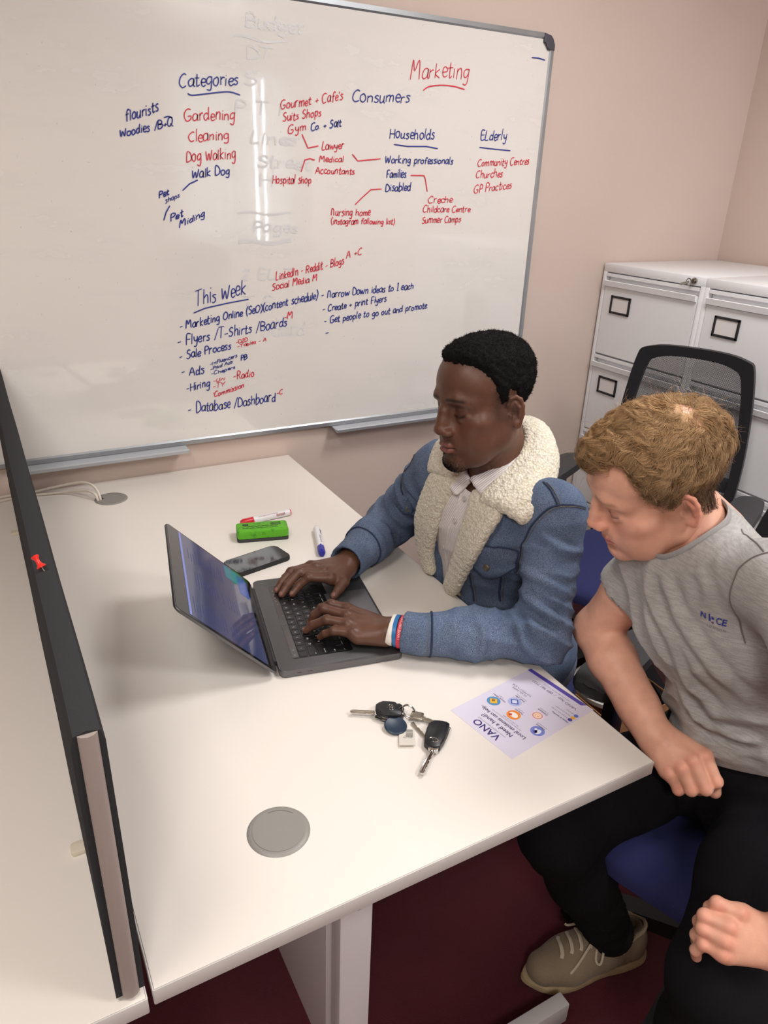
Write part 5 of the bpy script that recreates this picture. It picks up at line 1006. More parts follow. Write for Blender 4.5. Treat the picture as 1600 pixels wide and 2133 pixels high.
f1R = [[(0.5407, 0.6897, 0.7824), (0.4976, 0.7085, 0.7844), (0.4752, 0.7121, 0.7664), (0.4585, 0.7077, 0.7534)], [(0.5350, 0.7158, 0.7864), (0.4834, 0.7309, 0.7884), (0.4551, 0.7232, 0.7704), (0.4372, 0.7157, 0.7534)], [(0.5276, 0.7411, 0.7864), (0.4726, 0.7493, 0.7844), (0.4487, 0.7431, 0.7674), (0.4347, 0.7369, 0.7534)], [(0.5258, 0.7645, 0.7804), (0.4826, 0.7687, 0.7744), (0.4643, 0.7648, 0.7644), (0.4533, 0.7577, 0.7534)]]
t1R = [(0.5942, 0.7177, 0.7724), (0.5676, 0.6776, 0.7724), (0.5525, 0.6678, 0.7644), (0.5355, 0.6585, 0.7554)]
for w_, f_, t_, b_ in ((WR1L, f1L, t1L, (0.66, 0.396, 0.779)), (WR1R, f1R, t1R, (0.69, 0.793, 0.790))):
    V, F, pn, sd = hand_parts(w_, f_, t_, b_, (0, 0, -1), fa=0.031); parts.append((V, F, hand_colour(V, Q1, f_, t_, pn)))
# coarse trunk and arms inside the clothes
v = Vol((0.62, 0.22, 0.42), (1.14, 0.98, 1.14), 0.008); v.pad = 0.02
for c, r in (((0.985, 0.60, 0.56), (0.115, 0.165, 0.12)), ((0.93, 0.60, 0.75), (0.10, 0.155, 0.16)), ((0.888, 0.58, 0.90), (0.10, 0.165, 0.14))): v.ell(c, r, 0.06)
v.cap((0.885, 0.44, 0.975), (0.852, 0.70, 0.96), 0.045, 0.045, 0.04); v.cap((0.89, 0.575, 0.95), (0.868, 0.572, 1.06), 0.05, 0.054, 0.03)
v.chain([SH1L, EL1L, (0.68, 0.385, 0.779)], [0.042, 0.036, 0.033], 0.02); v.chain([SH1R, EL1R, (0.71, 0.805, 0.790)], [0.042, 0.036, 0.033], 0.02)
V, F = v.mesh(); parts.append((V, F, s2l(Q1['skin'])))
V, F, cc_ = merge(parts); garment('body', V, F, M_skin1, p1, cc_)
# hair
V, F = hair_cap(Q1, H1); Nn = vnormals(V, F); V = V + Nn * (0.0022 * vnoise(V, 130, 3) + 0.0014 * vnoise(V, 300, 4))[:, None]
g = N('hair_black'); n_ = g.noise(520, 3); g.set(Base_Color=g.mix(n_, lin((10, 9, 10)), lin((26, 24, 25))), Roughness=0.85); g.b.inputs['Specular IOR Level'].default_value = 0.12; g.bump(n_, 0.9, 0.003); M_hair1 = g.m
ri = RNG.choice(len(V), 15000); r0 = V[ri]; nn = Nn[ri]; k = 4; dirs = nn + RNG.normal(0, 0.55, (len(ri), 3)); dirs /= np.linalg.norm(dirs, axis=1, keepdims=True); L_ = RNG.uniform(0.0015, 0.0045, len(ri))[:, None]
bend = RNG.normal(0, 0.5, (len(ri), 3)); pth = np.stack([r0 - nn * 0.001 + dirs * L_ * t_ + bend * L_ * t_ * t_ * 0.6 for t_ in np.linspace(0, 1, k)], 1); SV, SF = strands(r0, pth, 0.00042, 0.00016)
V2 = np.concatenate([V, SV]); F2 = np.concatenate([F, SF + len(V)]); o = garment('hair', xf(H1, V2), F2, M_hair1, p1); o['label'] = 'short dense black hair'; o['kind'] = 'stuff'
# short chin beard
hv = head_vol(Q1, 0.0024); V, F = hv.mesh(); Nn = vnormals(V, F); x, y, z = np.abs(V[:, 0]), V[:, 1], V[:, 2]
m_ = (np.exp(-((x / 0.019) ** 2 + ((z + 0.108) / 0.012) ** 2)) * (y > 0.055)); ri = RNG.choice(len(V), 2600, p=m_ / m_.sum()); r0 = V[ri]; dirs = Nn[ri] * 0.7 + np.array((0, 0.1, -0.8)) + RNG.normal(0, 0.4, (len(ri), 3)); dirs /= np.linalg.norm(dirs, axis=1, keepdims=True)
pth = np.stack([r0 + dirs * t_ * RNG.uniform(0.0012, 0.003, len(ri))[:, None] for t_ in (0, 0.5, 1.0)], 1); SV, SF = strands(r0, pth, 0.0003, 0.0001); o = garment('beard', xf(H1, SV), SF, M_hair1, p1); o['kind'] = 'stuff'
# shirt
def torso1(v, o, k=0.06):
    for c, r in (((0.985, 0.605, 0.56), (0.13, 0.178, 0.14)), ((0.93, 0.618, 0.75), (0.112, 0.182, 0.17)), ((0.888, 0.594, 0.90), (0.112, 0.194, 0.140))): v.ell(c, tuple(q + o for q in r), k)
    v.cap((0.886, 0.42, 0.985), (0.850, 0.715, 0.968), 0.050 + o, 0.050 + o, 0.04); v.cap((0.893, 0.575, 0.95), (0.872, 0.572, 1.03), 0.055 + o, 0.058 + o, 0.04)
v = Vol((0.66, 0.30, 0.48), (1.12, 0.82, 1.14), 0.004); torso1(v, 0.0); v.plane_cut((0.87, 0.57, 1.052), (-0.3, 0.05, 1.0))
v.cap((0.862, 0.57, 0.995), (0.826, 0.577, 1.17), 0.0595, 0.062, 0.004, True)
g = N('shirt_rib'); co = g.coord(); sx = g.n('ShaderNodeSeparateXYZ'); g.l(co, sx.inputs[0]); rib = g.math('SINE', g.math('MULTIPLY', g.math('ADD', sx.outputs[1], g.math('MULTIPLY', sx.outputs[2], 0.38)), 1150)); g.set(Base_Color=g.mix(g.math('ADD', g.math('MULTIPLY', rib, 0.5), 0.5), lin((224, 217, 216)), lin((238, 232, 230))), Roughness=0.85); g.b.inputs['Specular IOR Level'].default_value = 0.2; g.bump(rib, 0.5, 0.0010); M_shirt = g.m
V, F = v.mesh(); V = relax(V, F, 2); Nn = vnormals(V, F); V = folds(V, Nn, [((0.77, 0.60, 0.84), (0.2, 0.5, 1.0), 0.09, 0.003, 0.055, 11)]); garment('shirt', V, F, M_shirt, p1)
# denim jacket
v = Vol((0.55, 0.19, 0.47), (1.17, 1.0, 1.16), 0.0045); torso1(v, 0.019)
v.chain([SH1L, EL1L, (0.70, 0.375, 0.783), (0.612, 0.421, 0.7774)], [0.0605, 0.053, 0.049, 0.041], 0.03); v.cap((0.612, 0.421, 0.7774), (0.575, 0.4525, 0.7774), 0.0410, 0.0410, 0.004)
v.chain([SH1R, EL1R, (0.70, 0.802, 0.790), (0.635, 0.762, 0.782)], [0.0625, 0.057, 0.049, 0.043], 0.03); v.cap((0.635, 0.762, 0.782), (0.598, 0.7365, 0.780), 0.0425, 0.0425, 0.004)
v.plane_cut((0.95, 0.6, 0.52), (0.1, 0, -1)); 
for E_, d_, r in (((0.591, 0.4375, 0.7774), (-0.73, 0.683, 0.0), 0.0335), ((0.613, 0.7455, 0.7805), (-0.853, -0.523, 0.0), 0.0345)):
    E_ = np.array(E_); d_ = np.array(d_); v.cap(E_ + d_ * 0.02, E_ - d_ * 0.03, r, r - 0.002, 0.003, True); v.cap(E_ + d_ * 0.075, E_ + d_ * 0.12, 0.075, 0.075, 0.002, True)
v.chain([(0.790, 0.580, 1.05), (0.765, 0.582, 0.96), (0.763, 0.598, 0.88), (0.770, 0.624, 0.79), (0.80, 0.640, 0.60)], [0.060, 0.064, 0.060, 0.054, 0.050], 0.006, True)
v.cap((0.868, 0.57, 1.0), (0.829, 0.577, 1.17), 0.084, 0.100, 0.006, True)
# stay clear of the desk
X, Y, Z = v.grid(); slab = np.maximum(Z - (ZD + 0.0015), np.maximum(X - 0.8045, (ZD - 0.03) - Z)).astype(np.float32); v.d = np.maximum(v.d, -slab)
V, F = v.mesh(); V = relax(V, F, 2); Nn = vnormals(V, F); V0 = V.copy()
aL = np.array(CU1L) - np.array(EL1L); aR = np.array(EL1R) - np.array(SH1R)
V = folds(V, Nn, [(EL1L, (0.5, 0.4, 0.8), 0.10, 0.0095, 0.036, 1), ((0.745, 0.345, 0.80), aL, 0.085, 0.006, 0.040, 2), ((0.85, 0.35, 0.90), (0.1, 0.2, 1.0), 0.085, 0.006, 0.045, 3), ((0.83, 0.42, 0.85), (0.4, 0.5, 0.9), 0.10, 0.006, 0.05, 4),
    ((0.80, 0.82, 0.86), (0.3, -0.7, 0.9), 0.09, 0.009, 0.040, 5), ((0.82, 0.77, 0.93), (0.1, -0.5, 0.7), 0.09, 0.006, 0.05, 6), ((0.71, 0.80, 0.80), (1, 0.6, 0), 0.06, 0.004, 0.036, 7), ((0.86, 0.62, 0.80), (0.3, 0.5, 1), 0.12, 0.004, 0.06, 8)])
V = creases(V, Nn, [([(0.8211, 0.3638, 0.9799), (0.8532, 0.3143, 0.9553), (0.885, 0.305, 0.945)], 0.005, 0.008), ([(0.7957, 0.3616, 0.904), (0.8185, 0.3033, 0.8971), (0.8566, 0.2845, 0.8755)], 0.006, 0.009), ([(0.7898, 0.354, 0.8616), (0.7941, 0.2941, 0.8563), (0.8234, 0.263, 0.8344)], 0.008, 0.009), ([(0.7669, 0.3563, 0.8285), (0.7524, 0.3063, 0.8184), (0.7529, 0.2725, 0.7854)], 0.007, 0.008), ([(0.6926, 0.3484, 0.8319), (0.6873, 0.3218, 0.8067), (0.6825, 0.324, 0.7634)], 0.004, 0.008),
    ([(0.79, 0.86, 0.858), (0.7552, 0.7938, 0.8532), (0.7916, 0.7838, 0.812)], 0.007, 0.009), ([(0.7119, 0.7851, 0.84), (0.7348, 0.7661, 0.816)], 0.005, 0.008), ([(0.81, 0.80, 0.92), (0.785, 0.76, 0.90), (0.79, 0.74, 0.87)], 0.006, 0.009)])
V[:, 2] = np.where((V[:, 0] < 0.806) & (V0[:, 2] > ZD) & (V[:, 2] < ZD + 0.001), ZD + 0.001, V[:, 2])
def worn(V, Nn):
    w_ = 0.5 + 0.5 * vnoise(V, 7, 21); w2 = 0.5 + 0.5 * vnoise(V, 30, 22); c = 0.80 + 0.38 * w_ + 0.30 * (w2 - 0.5); return np.stack([c * 0.98, c, c * 1.0], 1)
g = N('denim'); co = g.coord(); nz = g.noise(760, 2, co); n2 = g.noise(1500, 1, co); n3 = g.noise(16, 3, co)
c = g.mix(g.ramp(nz, [(0.36, (0, 0, 0, 1)), (0.66, (1, 1, 1, 1))]), lin((54, 68, 96)), lin((138, 150, 170))); c = g.mix(g.math('MULTIPLY', n2, 0.5), c, lin((78, 93, 122))); c = g.mix(g.ramp(n3, [(0.35, (0, 0, 0, 1)), (0.7, (0.55, 0.55, 0.55, 1))]), c, lin((78, 94, 122)))
g.set(Base_Color=c, Roughness=0.9); g.b.inputs['Specular IOR Level'].default_value = 0.15; g.bump(nz, 0.5, 0.0012); M_denim = attr_mix(g, None)
jk = garment('jacket', V, F, M_denim, p1, worn(V, Nn)); jk['label'] = 'washed blue denim jacket'
# jeans and shoes under the desk
v = Vol((0.42, 0.36, 0.02), (1.16, 0.86, 0.70), 0.008); v.pad = 0.02; v.ell((1.0, 0.605, 0.55), (0.135, 0.175, 0.115), 0)
for y in (0.50, 0.71): v.chain([(1.0, y, 0.54), (0.60, y + (0.02 if y > .6 else -.02), 0.53), (0.56, y, 0.11)], [0.085, 0.066, 0.052], 0.04)
V, F = v.mesh(); V = relax(V, F, 2); garment('jeans', V, F, cloth('jeans_blue', (96, 110, 140), (130, 142, 168)).m, p1)
for y in (0.50, 0.71):
    v = Vol((0.38, y - 0.07, -0.01), (0.66, y + 0.07, 0.15), 0.006); v.cap((0.575, y, 0.05), (0.43, y, 0.035), 0.042, 0.036, 0); v.ell((0.56, y, 0.08), (0.045, 0.04, 0.05), 0.03); v.plane_cut((0, 0, 0.004), (0, 0, -1)); V, F = v.mesh(); garment('shoe', V, F, mat('shoe_white', (214, 212, 208), 0.6), p1)
# ================================================================== the man in the grey T-shirt
p2 = thing('person', 'man with curly light brown hair in a grey T-shirt leaning in to watch', 'person', (1.10, 0.02, 0.0))
Q2 = {'skin': (226, 172, 147), 'flush_c': (226, 134, 112), 'flush': .32, 'beard_c': (160, 116, 92), 'beard': .12, 'mous': .35, 'chin': .08, 'lip_c': (188, 108, 102), 'dark': (96, 58, 46), 'brow_c': (150, 106, 78), 'brow': .75, 'lash': .85, 'lash_w': 0.0022, 'socket': (198, 140, 118), 'nose_w': 0.92, 'lips': .8, 'ear': .45, 'bridge': 0.99,
      'knuckle': (222, 134, 114), 'nail': (224, 170, 150), 'tip': (222, 150, 130), 'neck': (0.0, -0.075, -0.165), 'neck_r': 0.056, 'ear_rot': 36,
      'hairline': [(-0.14, -0.062), (-0.07, -0.060), (-0.042, -0.050), (-0.024, 0.016), (-0.006, 0.024), (-0.002, -0.010), (0.012, -0.012), (0.022, 0.020), (0.034, 0.054), (0.044, 0.086), (0.060, 0.102), (0.076, 0.094), (0.088, 0.084), (0.15, 0.084)], 'top': 0.005, 'sidet': 0.006, 'ramp': 0.020, 'front': 0.006}
H2 = frame((0.862, 0.152, 1.154), (-0.810, 0.405, -0.428), (-0.466, 0.000, 0.885))
M_skin2 = skin_mat('skin_fair', 0.46, 0.22, 0.12)
v = head_vol(Q2); V, F = v.mesh(); V = relax(V, F, 1, 0.4); parts = [(xf(H2, V), F, head_colour(V, Q2))]
LOGO = [(0.8365, 0.012, 0.9871), (0.8542, -0.0325, 0.9896), (0.837, 0.0127, 0.9985)]
SH2R, EL2R, WR2R = (0.945, 0.172, 1.005), (0.912, 0.263, 0.797), (0.876, 0.064, 0.708)
SH2L, EL2L, WR2L = (0.885, -0.075, 1.085), (0.905, -0.275, 0.860), (0.785, -0.268, 0.628)
f2R = [[(0.9105, -0.0172, 0.7124), (0.9116, -0.0462, 0.6797), (0.9301, -0.0299, 0.6440)], [(0.8860, -0.0124, 0.7071), (0.8932, -0.0427, 0.6689), (0.9135, -0.0202, 0.6373)], [(0.8713, -0.0057, 0.6918), (0.8793, -0.0272, 0.6592), (0.8991, -0.0060, 0.6366)], [(0.8599, 0.0047, 0.6751), (0.8712, -0.0099, 0.6473), (0.8903, 0.0074, 0.6286)]]
t2R = [(0.9234, 0.0298, 0.6823), (0.9436, -0.0225, 0.6534), (0.9345, -0.0362, 0.6367)]
f2L = [[(0.7472, -0.2204, 0.6654), (0.7300, -0.1970, 0.6674), (0.7307, -0.1887, 0.6478), (0.7386, -0.1855, 0.6262)], [(0.7245, -0.2235, 0.6543), (0.7101, -0.1962, 0.6523), (0.7141, -0.1891, 0.6290), (0.7249, -0.1880, 0.6064)], [(0.7140, -0.2300, 0.6400), (0.7027, -0.2029, 0.6387), (0.7037, -0.1962, 0.6162), (0.7156, -0.1941, 0.5895)], [(0.7076, -0.2347, 0.6239), (0.6969, -0.2120, 0.6220), (0.6947, -0.2058, 0.6024), (0.7040, -0.2045, 0.5811)]]
t2L = [(0.7717, -0.2259, 0.6331), (0.7722, -0.2025, 0.6300), (0.7726, -0.1878, 0.6226)]
def normal_of(w_, f_, flip):
    n_ = np.cross(np.array(f_[0][0]) - np.array(w_), np.array(f_[3][0]) - np.array(w_)); n_ /= np.linalg.norm(n_); return n_ * flip
FR2 = (0.0112, 0.0107, 0.0100, 0.0092)
for w_, f_, t_, b_, fl_ in ((WR2R, f2R, t2R, EL2R, 1), (WR2L, f2L, t2L, EL2L, 1)):
    n_ = normal_of(w_, f_, 1); n_ = n_ if n_[2] < 0 else -n_
    bk = np.array(w_) + (np.array(b_) - np.array(w_)) * 0.45; a = [np.array(q, float) for q in ((SH2R if b_ is EL2R else SH2L), b_, w_)]; m = a[1] + (a[2] - a[1]) * 0.30
    ARM = ([a[0], a[0] + (a[1] - a[0]) * 0.5, a[1], m, a[1] + (a[2] - a[1]) * 0.75, a[2]], [0.050, 0.0465, 0.0405, 0.0425, 0.032, 0.027]); V, F, pn, sd = hand_parts(w_, f_, t_, bk, n_, 0.0015, FR2 if b_ is EL2R else (0.0104, 0.0096, 0.0090, 0.0084), wr=0.026, fa=0.031, arm=ARM); parts.append((V, F, hand_colour(V, Q2, f_, t_, pn)))
v = Vol((0.70, -0.36, 0.50), (1.24, 0.36, 1.18), 0.006); v.pad = 0.02
for c, r in (((1.09, 0.0, 0.585), (0.112, 0.145, 0.11)), ((1.025, 0.015, 0.78), (0.095, 0.118, 0.16)), ((0.955, 0.06, 0.945), (0.095, 0.135, 0.125))): v.ell(c, r, 0.05)
v.cap((0.91, 0.18, 0.995), (0.895, -0.04, 1.06), 0.042, 0.042, 0.04); v.cap((0.94, 0.09, 1.0), (0.93, 0.115, 1.08), 0.05, 0.054, 0.04)
V, F = v.mesh(); V = relax(V, F, 2); parts.append((V, F, np.tile(s2l(Q2['skin']), (len(V), 1)) * (1 + 0.05 * vnoise(V, 40, 8))[:, None]))
V, F, cc_ = merge(parts); garment('body', V, F, M_skin2, p2, cc_)
# T-shirt
def torso2(v, o, k=0.06):
    for c, r in (((1.085, 0.0, 0.62), (0.122, 0.152, 0.11)), ((1.025, 0.012, 0.78), (0.112, 0.132, 0.16)), ((0.955, 0.058, 0.945), (0.108, 0.152, 0.135))): v.ell(c, tuple(q + o for q in r), k)
    v.cap((0.912, 0.175, 1.005), (0.895, -0.05, 1.07), 0.050 + o, 0.054 + o, 0.04); v.cap((0.95, 0.085, 1.0), (0.938, 0.105, 1.065), 0.055 + o, 0.058 + o, 0.04)
v = Vol((0.72, -0.34, 0.50), (1.25, 0.36, 1.20), 0.004); torso2(v, 0.008)
def lerp(a, b, t): return tuple(np.array(a) + (np.array(b) - np.array(a)) * t)
for S_, E_ in ((SH2R, EL2R), (SH2L, EL2L)): v.chain([S_, lerp(S_, E_, 0.45), lerp(S_, E_, 0.65)], [0.058, 0.057, 0.060], 0.022)
for S_, E_, q in ((SH2R, EL2R, 0.40), (SH2L, EL2L, 0.66)):
    d = np.array(E_) - np.array(S_); L_ = np.linalg.norm(d); d /= L_; c = np.array(S_) + d * L_ * q
    v.cap(c + d * 0.006, c + d * 0.10, 0.0505, 0.062, 0.002, True); v.cap(c + d * 0.085, c + d * 0.16, 0.088, 0.088, 0.002, True)
v.plane_cut((0.96, 0, 0.668), (-0.12, -0.40, -1))
v.cap((0.925, 0.108, 1.05), (0.845, 0.150, 1.20), 0.066, 0.078, 0.004, True)
V, F = v.mesh(); V = relax(V, F, 2); Nn = vnormals(V, F)
def segd(V, a, b): a = np.array(a); b = np.array(b); t = np.clip((V - a) @ (b - a) / ((b - a) @ (b - a)), 0, 1.5); return np.linalg.norm(V - a - t[:, None] * (b - a), axis=1)
mk = ss(0.062, 0.095, segd(V, SH2R, EL2R)) * ss(0.062, 0.095, segd(V, SH2L, EL2L)); mk = np.maximum(mk, ss(0.02, -0.02, ((V - np.array(SH2R)) @ (np.array(EL2R) - np.array(SH2R))) / 0.21) * 0.5)
V = V + mk[:, None] * (folds(V, Nn, [((0.90, 0.18, 0.90), (0.6, 0.75, -0.25), 0.15, 0.012, 0.055, 31), ((0.97, 0.08, 0.72), (0.5, 0.3, 0.8), 0.13, 0.011, 0.050, 32), ((0.90, -0.04, 0.80), (0.4, 0.5, 0.8), 0.10, 0.006, 0.06, 33), ((1.0, 0.02, 0.64), (0.3, 0.1, 0.9), 0.11, 0.008, 0.036, 34), ((0.90, -0.02, 1.02), (0.3, 0.9, -0.2), 0.08, 0.005, 0.04, 35)]) - V)
V = creases(V, Nn, [([(0.8433, 0.1248, 1.0164), (0.8479, 0.0986, 0.9614), (0.8535, 0.0509, 0.9172), (0.8797, 0.0195, 0.8412), (0.9055, -0.0274, 0.7977)], 0.009, 0.010), ([(0.8457, 0.0981, 1.0335), (0.8443, 0.0648, 0.9899), (0.8452, 0.0171, 0.9466), (0.8655, -0.032, 0.9002), (0.9189, -0.0652, 0.8498)], 0.007, 0.010),
    ([(0.8907, 0.0542, 0.8232), (0.9099, 0.0175, 0.7722), (0.9206, -0.0407, 0.7724), (0.9431, -0.0844, 0.7785)], 0.009, 0.009), ([(0.8435, 0.0353, 1.0652), (0.84, 0.0097, 1.038), (0.8502, 0.0087, 0.9852)], 0.004, 0.009), ([(0.905, 0.03, 0.79), (0.93, -0.03, 0.75), (0.95, -0.09, 0.76)], 0.007, 0.008)])
V = relax(V, F, 2, 0.4)
g = cloth('tshirt_grey', (150, 148, 146), (190, 187, 184), 800, 0.35, 0.92, (60, 60, 420)); tee = garment('t_shirt', V, F, g.m, p2); tee['label'] = 'heather grey crew-neck T-shirt'; M_tee = g.m
# hair: soft cap plus waved locks that run over it from the crown
V, F = hair_cap(Q2, H2); Nn = vnormals(V, F); ht = ss(0.02, 0.09, V[:, 2]); V = V + Nn * (ht * (0.0030 * vnoise(V, 45, 3) + 0.0018 * vnoise(V, 110, 4)))[:, None]
CR = np.array((-0.012, -0.060, 0.118))
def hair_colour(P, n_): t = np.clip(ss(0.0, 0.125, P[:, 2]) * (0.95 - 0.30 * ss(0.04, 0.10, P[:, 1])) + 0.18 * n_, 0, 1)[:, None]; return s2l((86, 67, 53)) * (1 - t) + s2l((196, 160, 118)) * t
g = N('hair_brown'); a = g.n('ShaderNodeAttribute'); a.attribute_name = 'Col'; n_ = g.noise(420, 3); g.set(Base_Color=g.mix(n_, g.mix(1.0, a.outputs[0], (0.85, 0.84, 0.82, 1), 'MULTIPLY'), a.outputs[0]), Roughness=0.65); g.b.inputs['Specular IOR Level'].default_value = 0.18; M_hair2 = g.m
cap_ = BVHTree.FromPolygons([Vector(q) for q in V], [list(map(int, q)) for q in F]); NG, NC, K = 600, 24, 12; hl_y, hl_z = zip(*Q2['hairline'])
ri = RNG.choice(len(V), NG, p=(lambda w_: w_ / w_.sum())(0.6 + ht)); allp = []; allc = []
for i in ri:
    p = Vector(V[i]); out = []; up_ = float(ss(0.03, 0.09, p.z)); fr_ = float(ss(0.0, 0.08, p.y)); L_ = (0.022 + 0.030 * up_ * random.uniform(0.6, 1.1)) * random.uniform(0.8, 1.15); am = (0.0016 + 0.0036 * up_ + 0.0022 * fr_ * up_) * random.uniform(0.6, 1.3); wl = random.uniform(0.022, 0.036); ph_ = random.uniform(0, 6.28); lift = (0.003 + 0.005 * up_ + 0.004 * fr_) * random.uniform(0.5, 1.2); jit = Vector((random.gauss(0, 0.35), random.gauss(0, 0.35), random.gauss(0, 0.25)))
    for k in range(K):
        q, n__, _, _ = cap_.find_nearest(p); t_ = k / (K - 1); d_ = Vector(np.array(q) - CR); d_.normalize(); d_ = d_ * (0.5 + 0.5 * up_) + Vector((0, -0.12, -1.0)) * (1 - up_) + jit * 0.6; d_ -= n__ * d_.dot(n__); d_.normalize(); s_ = d_.cross(n__)
        w_ = math.sin(ph_ + 6.283 * t_ * L_ / wl); w2 = math.cos(ph_ + 6.283 * t_ * L_ / wl); e_ = min(1.0, t_ * 2.5)
        out.append((np.array(q + n__ * (0.0008 + lift * math.sin(t_ * 2.6) + am * 0.8 * e_ * (1 + w2) * 0.6) + s_ * (am * w_ * e_)), np.array(s_), np.array(n__))); p = q + d_ * (L_ / (K - 1))
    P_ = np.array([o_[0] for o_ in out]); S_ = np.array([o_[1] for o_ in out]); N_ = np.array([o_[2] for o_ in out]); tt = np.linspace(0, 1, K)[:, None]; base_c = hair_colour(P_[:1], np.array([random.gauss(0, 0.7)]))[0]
    for c_ in range(NC):
        a_, b_ = random.gauss(0, 0.0052), random.uniform(-0.001, 0.0034); spread = 1.0 - 0.35 * tt; fz = random.gauss(0, 0.0035); wob = 0.0009 * np.sin(tt * random.uniform(6, 16) + random.uniform(0, 6)); end = random.uniform(0.75, 1.0)
        allp.append(np.stack([np.interp(tt[:, 0] * end, tt[:, 0], (P_ + S_ * (a_ * spread + fz * tt * tt + wob) + N_ * (b_ * spread + abs(fz) * tt * tt))[:, q]) for q in range(3)], 1)); allc.append(base_c * random.uniform(0.88, 1.14))
fl_i = RNG.choice(len(V), 900, p=(0.2 + ht) / (0.2 + ht).sum()); tq = np.linspace(0, 1, K)[None, :, None]; dirs = Nn[fl_i] * 0.8 + RNG.normal(0, 0.8, (900, 3)); dirs /= np.linalg.norm(dirs, axis=1, keepdims=True); b2 = RNG.normal(0, 0.8, (900, 3)); Lf = RNG.uniform(0.010, 0.022, (900, 1, 1)) * (0.5 + 0.5 * ht[fl_i])[:, None, None]
fly = V[fl_i][:, None] + Lf * (dirs[:, None] * tq + b2[:, None] * tq * tq * 0.8 + 0.12 * np.sin(tq * 7 + RNG.uniform(0, 6, (900, 1, 1))))
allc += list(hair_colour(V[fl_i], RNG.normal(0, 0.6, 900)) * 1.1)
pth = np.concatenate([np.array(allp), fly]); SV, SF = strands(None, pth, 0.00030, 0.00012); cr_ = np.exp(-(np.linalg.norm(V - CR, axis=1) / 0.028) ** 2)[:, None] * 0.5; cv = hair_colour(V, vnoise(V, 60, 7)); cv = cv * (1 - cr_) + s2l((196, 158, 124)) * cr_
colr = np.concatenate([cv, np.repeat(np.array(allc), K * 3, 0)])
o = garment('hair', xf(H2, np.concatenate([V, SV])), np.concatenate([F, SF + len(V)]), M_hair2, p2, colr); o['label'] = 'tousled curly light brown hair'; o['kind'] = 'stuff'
# black trousers
KN2R, AN2R, KN2L, AN2L = (0.735, 0.110, 0.492), (0.935, 0.100, 0.115), (0.765, -0.215, 0.500), (0.80, -0.20, 0.115)
v = Vol((0.62, -0.34, 0.05), (1.26, 0.30, 0.80), 0.005); v.pad = 0.02; v.ell((1.09, 0.0, 0.575), (0.14, 0.168, 0.115), 0); v.ell((1.06, 0.004, 0.665), (0.119, 0.146, 0.095), 0.03)
v.chain([(1.08, 0.10, 0.555), (0.90, 0.105, 0.55), KN2R, lerp(KN2R, AN2R, 0.4), AN2R], [0.090, 0.080, 0.066, 0.062, 0.050], 0.035)
v.chain([(1.08, -0.08, 0.555), (0.92, -0.145, 0.55), KN2L, lerp(KN2L, AN2L, 0.4), AN2L], [0.090, 0.080, 0.068, 0.062, 0.050], 0.035)
X, Y, Z = v.grid(); slab = np.maximum(np.maximum(X - 0.806, -0.006 - Y), np.maximum(Z - ZD, (ZD - 0.028) - Z)).astype(np.float32); v.d = np.maximum(v.d, -slab)
V, F = v.mesh(); V = relax(V, F, 2); Nn = vnormals(V, F); V = folds(V, Nn, [(KN2R, (1, 0, -1), 0.10, 0.004, 0.05, 41), (lerp(KN2R, AN2R, 0.8), (0.4, 0, -1), 0.10, 0.006, 0.045, 42), ((1.0, 0.02, 0.57), (0.6, 0.7, 0), 0.12, 0.004, 0.05, 43), (KN2L, (1, 0, -1), 0.08, 0.003, 0.05, 44)])
garment('trousers', V, F, cloth('trousers_black', (15, 15, 18), (25, 24, 28), 900, 0.3, 0.95, None, 0.0).m, p2)
